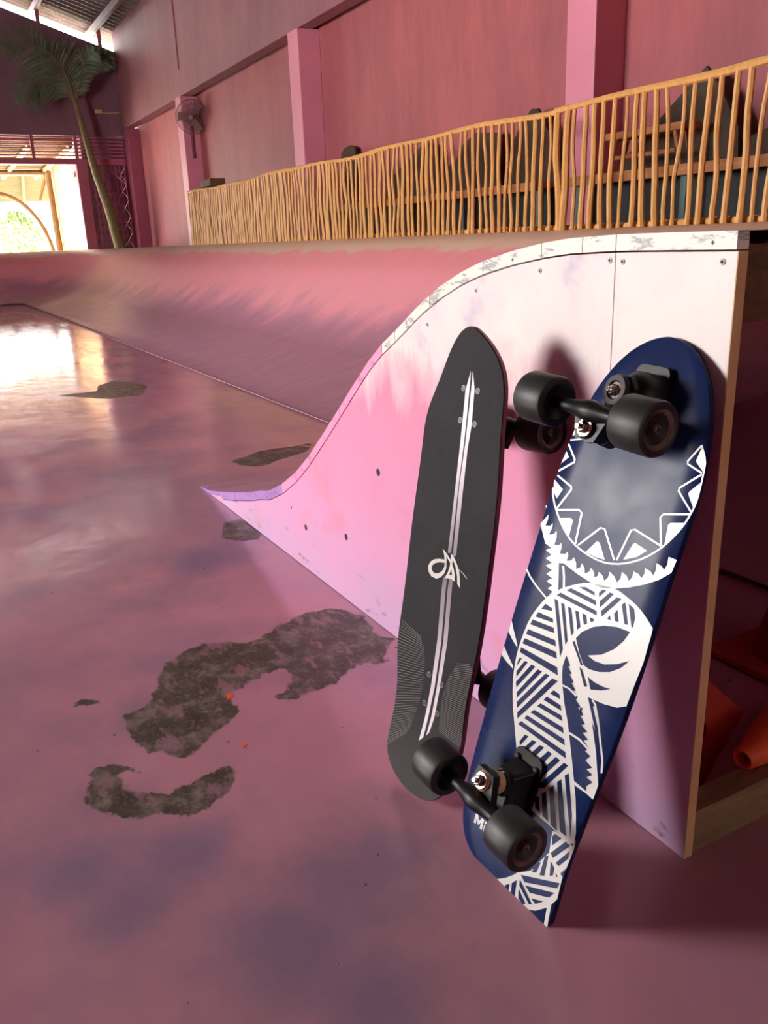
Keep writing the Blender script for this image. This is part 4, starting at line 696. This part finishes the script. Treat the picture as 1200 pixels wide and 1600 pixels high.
# cream wall with a rounded foot
poly = [(4.02, .0), (4.02, 3.6), (5.2, 3.6), (5.2, 2.9)] + [(4.62 - .0 - .62*(1-math.sin(a)) + 0, 1.95 - 1.35*math.cos(a)) for a in np.linspace(math.pi/2, 0, 10)] + [(4.0, 0)]
poly = [(4.0, 0), (4.0, 3.4), (4.75, 3.4), (4.66, 2.4)] + [(4.0 + .66*math.sin(a), 1.9 - 1.25*math.cos(a)) for a in np.linspace(math.pi/2, .25, 9)] + [(4.12, 0)]
tag(MB().prism(poly, lambda a, b: (-24.6, a, b), lambda a, b: (-26.8, a, b)).build('curved_wall', M_cream), 'cream plastered wall with a curved edge outside the doorway', 'wall', kind='structure')
wall_fan((-23.6, 4.5, 2.62), (-23.2, 4.28, 2.72), (.9, -.45, 0), .25, 'caged fan half hidden behind the gate post outside')
def shrub(loc, rx, rz, label, n=900, seed=1):
    rnd = random.Random(seed); S = empty('shrub', loc); tag(S, label, 'shrub', 'sunlit shrubs outside')
    lf = MB(); b = Vector(loc)
    for i in range(n):
        a = rnd.uniform(0, 6.283); h = rnd.random(); r = rx*math.sqrt(rnd.random())*math.sin(math.pi*(.15+.8*h))
        p = b + Vector((math.cos(a)*r*.6, math.sin(a)*r, .3 + h*rz)); d = Vector((rnd.gauss(0,1), rnd.gauss(0,1), rnd.gauss(0,1))).normalized()*.13; e = d.orthogonal().normalized()*.05
        lf.add([p, p + d*.5 + e, p + d, p + d*.5 - e], [(0, 1, 2, 3)])
    adopt(S, lf.build('foliage', M_leaf2, fix=False), MB().tube([b, b + Vector((.05, .03, .3+rz*.6))], [.05, .02], 6).build('stem', M_trunk))
for i, (y, rx, rz, lb) in enumerate(((1.2, 1.3, 2.1, 'sunlit green shrub behind the reed awning, middle of three'), (3.7, 1.1, 2.0, 'sunlit green shrub nearest the curved cream wall'), (-1.6, 1.4, 2.2, 'sunlit green shrub farthest from the curved cream wall'))):
    shrub((-33.5, y, 0), rx, rz, lb, seed=i)
tag(MB().box((-36.4, -8, 0), (-36, 9, 2.2)).build('garden_wall', M_white), 'pale garden wall behind the shrubs', 'wall', kind='structure')

# ------------------------------------------------------------------ skateboards
def board_frame(x0, y0, lean, tilt, yaw, name):
    b0 = Vector((math.cos(yaw), math.sin(yaw), 0)); yv = Vector((-math.sin(yaw), math.cos(yaw), 0))
    a0 = Vector((0, 0, 1))*math.cos(lean) + yv*math.sin(lean)
    a = a0*math.cos(tilt) + b0*math.sin(tilt); b = b0*math.cos(tilt) - a0*math.sin(tilt); n = b.cross(a)
    o = empty(name); m = Matrix.Identity(4)
    for i in range(3): m[i][0] = b[i]; m[i][1] = a[i]; m[i][2] = n[i]
    m[0][3] = x0; m[1][3] = y0; o.matrix_world = m
    return o
def deck_mesh(L, R, hf, z0, z1, rnd, nseg=60, wide=8):
    """L, R: outline points (t mm, s mm) from tail to nose; slab between heights z0 < z1 above the bent surface"""
    L = np.array(sorted(L, key=lambda q: q[1])); R = np.array(sorted(R, key=lambda q: q[1]))
    s0 = min(L[0, 1], R[0, 1]); s1 = max(L[-1, 1], R[-1, 1])
    e = .5 - .5*np.cos(np.linspace(0, np.pi, nseg)); ss = s0 + (s1-s0)*e
    def smo(P):
        y = np.interp(ss, P[:, 1], P[:, 0]); k = np.array([1, 2, 3, 2, 1])/9.; z = np.convolve(np.pad(y, 2, 'edge'), k, 'valid'); z[0] = y[0]; z[-1] = y[-1]; return z
    l = smo(L)/1000; r = smo(R)/1000; ss = ss/1000; v = []; row = None
    for s, a, b in zip(ss, l, r):
        h = hf(s); q = min(rnd, (b-a)*.3)
        prof = [(a, (z0+z1)/2), (a + q*.3, z1 - rnd*.3), (a + q, z1)] + [(a + q + (b-a-2*q)*k/wide, z1) for k in range(1, wide)] + [(b - q, z1), (b - q*.3, z1 - rnd*.3), (b, (z0+z1)/2), (b - q*.3, z0 + rnd*.3), (b - q, z0)] + [(b - q - (b-a-2*q)*k/wide, z0) for k in range(1, wide)] + [(a + q, z0), (a + q*.3, z0 + rnd*.3)]
        row = len(prof); v += [(t, s, h + z) for t, z in prof]
    f = [(i*row+j, i*row+(j+1) % row, (i+1)*row+(j+1) % row, (i+1)*row+j) for i in range(nseg-1) for j in range(row)]
    f += [tuple(range(row)), tuple((nseg-1)*row + j for j in range(row))[::-1]]
    mb = MB(); mb.add(v, f); return mb
def decal(polys, hf, z, name, mat, parent, cuts=True):
    bm = bmesh.new()
    for p in polys:
        vs = [Vector((a/1000, b/1000, 0)) for a, b in p]
        bv = [bm.verts.new(q) for q in vs]
        for t in tessellate_polygon([vs]):
            try: bm.faces.new([bv[i] for i in t])
            except ValueError: pass
    if cuts:
        for s in list(np.arange(.0, .17, .016)) + list(np.arange(.66, .84, .02)):
            bmesh.ops.bisect_plane(bm, geom=bm.verts[:] + bm.edges[:] + bm.faces[:], dist=1e-6, plane_co=(0, s, 0), plane_no=(0, 1, 0))
    for q in bm.verts: q.co.z = hf(q.co.y) + z
    for fc in bm.faces:
        fc.normal_update()
        if fc.normal.z < 0: fc.normal_flip()
    me = bpy.data.meshes.new(name); bm.to_mesh(me); bm.free(); me.materials.append(mat)
    o = bpy.data.objects.new(name, me); COL.objects.link(o); o.parent = parent; return o
def wheel(parent, s, n, t_in, t_out, R=.035):
    """wheel on an axle along t; t_out is the outer face"""
    d = 1 if t_out > t_in else -1; W = abs(t_out - t_in)
    pr = [(.010, .010), (.006, .016), (.002, .0225), (0, .024), (0, R-.004), (.0014, R-.0012), (.0045, R), (W-.0045, R), (W-.0014, R-.0012), (W, R-.004), (W, .027), (W-.003, .0225), (W-.008, .016), (W-.012, .010)]
    w_ = MB().lathe(pr, (t_in, s, n), (d, 0, 0), 36).build('wheel', M_urethane, parent, smooth=True)
    MB().lathe([(W+.0002, .0275), (W-.0006, .0265), (W-.0024, .0225), (W-.0085, .0165), (W-.0125, .0115)], (t_in, s, n), (d, 0, 0), 36).build('core', M_core, w_, smooth=True)
    MB().lathe([(.009, .0085), (.009, .0112), (W-.0105, .0112), (W-.0105, .0072)], (t_in, s, n), (d, 0, 0), 24).build('bearing', M_iron, w_, smooth=True)
    MB().lathe([(W-.013, .0062), (W-.004, .0062), (W-.003, .0050), (W-.003, .0034), (W-.006, .0034), (W-.006, 0)], (t_in, s, n), (d, 0, 0), 6).build('axle_nut', M_core, w_)
    return w_
def nut(parent, p, axis, r=.008):
    MB().lathe([(-.002, r*1.55), (0, r*1.6), (.001, r*1.5), (.001, r)], p, axis, 24).build('washer', M_chrome, parent, smooth=True)
    MB().lathe([(0, r), (.007, r), (.009, r*.8), (.009, r*.55)], p, axis, 6).build('kingpin_nut', M_chrome, parent)
    MB().lathe([(.004, r*.52), (.013, r*.52), (.0145, r*.4), (.0145, r*.22), (.011, r*.2), (.011, 0)], p, axis, 16).build('kingpin', M_chrome, parent, smooth=True)
def round_prism(mb, cx, cy, hx, hy, r, z0, z1, k=5):
    poly = []
    for sx, sy, a0 in ((1, 1, 0), (-1, 1, 90), (-1, -1, 180), (1, -1, 270)):
        for i in range(k+1):
            a = math.radians(a0 + 90*i/k); poly.append((cx + sx*(hx-r) + r*math.cos(a), cy + sy*(hy-r) + r*math.sin(a)))
    return mb.prism(poly, lambda a, b: (a, b, z0), lambda a, b: (a, b, z1))
def truck(parent, s, n, sgn, nut_s, surf=False, simple=False, track=.117):
    """sgn: +1 when the truck stands on the side the print is on"""
    T = empty('surf_truck' if surf else 'truck'); T.parent = parent
    z = lambda q: q*sgn
    b = MB()
    cs = s + (.03 if surf else .02)
    round_prism(b, 0, cs, .029, .05, .012, z(0), z(.007)); bp = b.build('base_plate', M_black, T)
    for dt in (-.0205, .0205):
        for ds in (-.034, .034):
            MB().lathe([(0, .005), (.004, .0048), (.005, .003), (.005, 0)], (dt, cs + ds, z(.007)), (0, 0, sgn), 10).build('deck_bolt', M_iron, bp)
    if surf:
        pv = .7485
        MB().lathe([(.0, .030), (.02, .030), (.034, .027), (.040, .022), (.044, .016)], (.008, pv + .004, z(.004)), (-.12, 0, sgn), 30).build('spring_housing', M_black, T, smooth=True)
        ar = MB(); poly = [(-.020, pv-.012), (-.022, pv+.008), (-.012, pv+.022), (.012, pv+.022), (.026, pv+.006), (.020, pv-.024), (.016, .676), (-.016, .676)]
        ar.prism(poly, lambda a, q: (a, q, z(.044)), lambda a, q: (a, q, z(.060))); bevel(ar.build('swing_arm', M_black, T), .004, 3)
        MB().lathe([(0, .021), (.004, .022), (.008, .020), (.008, .013), (.005, .012)], (0, pv, z(.060)), (-.1, 0, sgn), 28).build('pivot_collar', M_iron, T, smooth=True)
        nut(T, (-.001, pv, z(.064)), (-.12, -.05, sgn), .0075)
    else:
        bl = MB().prism([(-.024, s-.03), (.024, s-.03), (.024, s+.055), (-.024, s+.055)], lambda a, q: (a, q, z(.007)), lambda a, q: (a*.72, s + .014 + (q-s-.014)*.7, z(.045)))
        bevel(bl.build('base_block', M_black, T), .005, 3)
        MB().lathe([(0, .012), (.02, .011), (.028, .006)], (0, s - .028, z(.03)), (0, .35, sgn), 16).build('pivot_cup', M_black, T, smooth=True)
    # hanger: axle bar with a swelling body, carrying ring for the bushings
    h = MB(); ts = np.linspace(-.066, .066, 23)
    h.tube([(t, s, n) for t in ts], [.0088 + .0062*math.exp(-(t/.024)**2) for t in ts], 14)
    hg = h.build('hanger', M_black, T, smooth=True)
    MB().tube([(-track + .008, s, n), (track - .008, s, n)], .004, 10).build('axle', M_iron, hg, smooth=True)
    ax = Vector((0, .16 if not surf else .0, sgn)).normalized()
    kp = Vector((0, nut_s, n - sgn*.004))
    foot = kp - ax*.05
    MB().prism([(-.03, s - .006), (.03, s - .006), (.017, nut_s + .016*(1 if nut_s > s else -1)), (-.017, nut_s + .016*(1 if nut_s > s else -1))], lambda a, q: (a, q, n - sgn*.016), lambda a, q: (a, q, n - sgn*.004)).build('yoke', M_black, hg)
    MB().lathe([(-.006, .017), (.0, .019), (.004, .018), (.004, .009)], kp - ax*.010, ax, 24).build('carry_ring', M_black, hg, smooth=True)
    MB().lathe([(0, .012), (.002, .0145), (.010, .0145), (.012, .012)], kp - ax*.008, ax, 24).build('bushing', M_bushing if not surf else M_black, T, smooth=True)
    MB().lathe([(0, .013), (.002, .0165), (.014, .0165), (.016, .013)], kp - ax*.032, ax, 24).build('bushing', M_bushing if not surf else M_black, T, smooth=True)
    MB().lathe([(0, .020), (.016, .018)], kp - ax*.048, ax, 20).build('bushing_seat', M_black, T, smooth=True)
    nut(T, kp + ax*.005, ax, .0078)
    for d in (1, -1): wheel(parent, s, n, d*(track - .055), d*track)
    return T

# blue board: underside and trucks towards the camera, tail on the floor, nose on the panel
hB = lambda s: -.5*max(0, .13-s)**2 - .3*max(0, s-.70)**2
BLU = board_frame(-0.8424, 0.6119, 0.3194, 0.0465, 0.0441, 'surf_skateboard')
tag(BLU, 'navy skateboard with white tribal wave print, wheels facing out, leaning on the panel', 'skateboard')
half = [(0, 836), (20, 834), (46, 821), (64, 806), (79, 787), (94, 760), (105, 732), (114, 692), (121, 650), (124, 613), (125, 540), (126, 456), (125.5, 361), (124, 261), (121, 216), (118, 137), (114, 87), (109, 55), (100, 27), (84, 8), (62, -2), (0, -5)]
rh = [(0, 836), (20, 834), (46, 823), (64, 808), (82, 788), (97, 760), (108, 732), (117, 692), (121, 667), (124, 623), (124, 540), (126, 456), (127, 361), (123.5, 261), (120, 216), (117, 137), (115.5, 87), (116, 45), (114.5, 15), (110, -1), (104, -5), (0, -5)]
dk = deck_mesh([(-a, b) for a, b in half], rh, hB, -.011, 0, .004).build('deck', M_navy, BLU, smooth=True)
deck_mesh([(-a*.985, b) for a, b in half], [(a*.985, b) for a, b in rh], hB, -.0122, -.0108, .0005, wide=3).build('grip_tape', M_grip, BLU)
g1 = decal(WAVE_WHITE, hB, .0003, 'wave_print', M_print, BLU); g1['label'] = 'white wave and leaf print'
g2 = decal(WAVE_NAVY, hB, .0006, 'leaf_cutouts', M_navy, BLU); g2['label'] = 'navy leaf stripes inside the white print'
decal(WAVE_WHITE_TOP, hB, .0009, 'cross_lines', M_print, BLU)
Mx, My = -75.5, 50.0
letM = [(0,0),(5.2,0),(5.2,10),(9.0,3),(12.0,3),(15.6,10),(15.6,0),(21,0),(21,18),(15.8,18),(10.5,9),(5.2,18),(0,18)]
letI = [[(23.6,0),(28.8,0),(28.8,12.2),(23.6,12.2)], [(23.6,14),(28.8,14),(28.8,18.2),(23.6,18.2)]]
lt = decal([[(Mx+a, My+b) for a, b in p] for p in [letM] + letI], hB, .0003, 'lettering', M_print, BLU); lt['label'] = 'white block letters reading Mi'
truck(BLU, .714, .099, 1, .692, surf=True)
truck(BLU, .146, .088, 1, .176)

# charcoal board: grip side towards the camera, trucks towards the panel
hK = lambda s: .8*max(0, .16-s)**2 + .5*max(0, s-.66)**2
BLK = board_frame(-1.0869, 0.6235, 0.2101, -0.0353, 0.1319, 'cruiser_skateboard')
tag(BLK, 'charcoal skateboard with twin white stripes and an emblem, deck facing out', 'skateboard')
KL = [(-33.0, 790.5), (-52.2, 760.9), (-73.1, 713.5), (-96, 669.3), (-99, 638.2), (-97.4, 589.6), (-99.5, 531.4), (-101.1, 457.3), (-99.6, 379.9), (-99.7, 335.8), (-101.0, 293.0), (-103.8, 242.3), (-93.7, 202.9), (-87.1, 167.4), (-88.2, 107.0), (-90, 75), (-86.3, 50.0), (-69.1, 28.8), (-42, 16), (-20, 8.5), (6, 6), (-16, 805), (-3, 808.4)]
KR = [(29.2, 795.4), (52.0, 778.6), (76.4, 749.5), (86.5, 717.9), (88.4, 664.5), (93.1, 616.1), (97.3, 588.6), (101.5, 539.5), (103.2, 492.6), (103.5, 433.5), (104.7, 368.4), (103.1, 293.9), (95.7, 232.3), (92.5, 183.3), (95.5, 129.7), (92.4, 89.2), (85.0, 54.7), (74.7, 29.9), (57.3, 13), (36, 7), (20, 6), (12, 806.2), (3, 808.4)]
dk = deck_mesh(KL, KR, hK, -.0115, -.0012, .004).build('deck', M_maroon, BLK, smooth=True); dk['label'] = 'maroon wood deck edge'
ins = lambda P, d: [(a*(1-d/100), 7 + (b-7)*(1-d/400) + .6) for a, b in P]
deck_mesh(ins(KL, 1.2), ins(KR, 1.2), hK, -.0014, 0, .0004).build('grip_sheet', M_grip, BLK)
decal(STRIPES, hK, .0003, 'twin_stripes', M_stripe, BLK)['label'] = 'twin white stripes fading beside the emblem'
em = decal(LOGO, hK, .0006, 'emblem', M_print, BLK); em['label'] = 'white looping emblem'
decal(LOGO_HOLE, hK, .0008, 'emblem_gap', M_grip, BLK)
for hh in (HATCH_A, HATCH_B):
    ho = decal(hh, hK, .0002, 'hatch_print', M_lightprint, BLK); ho['label'] = 'fan of fine grey lines by the tail'; ho['kind'] = 'stuff'
for t, s in BOLTS:
    t /= 1000; s /= 1000
    q = MB().lathe([(0, .0052), (.0004, .005), (.0004, .0038)], (t, s, hK(s)), (0, 0, 1), 16).build('bolt_ring', M_lightprint, BLK)
    MB().lathe([(.0003, .0038), (.0003, 0)], (t, s, hK(s)), (0, 0, 1), 16).build('bolt_head', M_black, q)
truck2 = truck(BLK, .655, -.088, -1, .632)
truck3 = truck(BLK, .205, -.088, -1, .228)
for T in (truck2, truck3): T.location = (0, 0, -.0115)

# ------------------------------------------------------------------ cones stowed under the ramp
def cone(tip, axis, label, L=.30, r0=.020, r1=.085, base=True, mat=None):
    C_ = empty('traffic_cone', tip); tag(C_, label, 'cone', 'cones stowed under the ramp')
    d = Vector(axis).normalized(); mat = mat or M_orange; t = Vector(tip)
    k = [MB().lathe([(.02, r0*.55), (.0, r0*.62), (-.002, r0*.8), (.003, r0), (.02, r0*1.12), (L, r1), (L, r1-.006), (.03, r0*.7)], t, d, 30).build('body', mat, smooth=True)]
    if base:
        x = d.cross(Vector((0, 0, 1))).normalized(); y = d.cross(x).normalized(); w_ = r1*1.45; c = t + d*L
        q = [c + x*a*w_ + y*b*w_ for a, b in ((1, 1), (-1, 1), (-1, -1), (1, -1))]
        k.append(bevel(MB().add(q + [p + d*.018 for p in q], [(0,1,2,3), (7,6,5,4), (0,4,5,1), (1,5,6,2), (2,6,7,3), (3,7,4,0)]).build('base', M_red), .006))
    adopt(C_, *k)
cone((-.765, 1.057, .0985), (-.12, .95, .06), 'orange cone lying with its open tip towards the base timber')
def cone_mat():
    Mx_ = empty('cone_base', (-.84, 1.04, 0)); tag(Mx_, 'square red rubber cone base propped upright behind the base timber', 'cone base')
    c = Vector((-.845, 1.045, .112)); n = Vector((1, 0, .12)).normalized(); x = Vector((-.085, .707, .707)).normalized(); y = n.cross(x).normalized(); w_ = .078; mb = MB(); m = 28
    outer = []
    for i in range(m):
        a = 2*math.pi*i/m + math.pi/4; k = 1/max(abs(math.cos(a)), abs(math.sin(a))); outer.append(c + (x*math.cos(a) + y*math.sin(a))*k*w_)
    inner = [c + (x*math.cos(2*math.pi*i/m + math.pi/4) + y*math.sin(2*math.pi*i/m + math.pi/4))*.018 for i in range(m)]
    v = outer + inner + [p - n*.02 for p in outer] + [p - n*.02 for p in inner]; f = []
    for i in range(m):
        j = (i+1) % m
        f += [(i, j, m+j, m+i), (2*m+i, 3*m+i, 3*m+j, 2*m+j), (i, 2*m+i, 2*m+j, j), (m+i, m+j, 3*m+j, 3*m+i)]
    adopt(Mx_, mb.add(v, f).build('slab', M_red))
cone_mat()
cone((-1.04, 1.58, .32), (0, .0001, -1), 'dull red cone standing upright deeper under the ramp', .30, .02, .095, True, M_red)
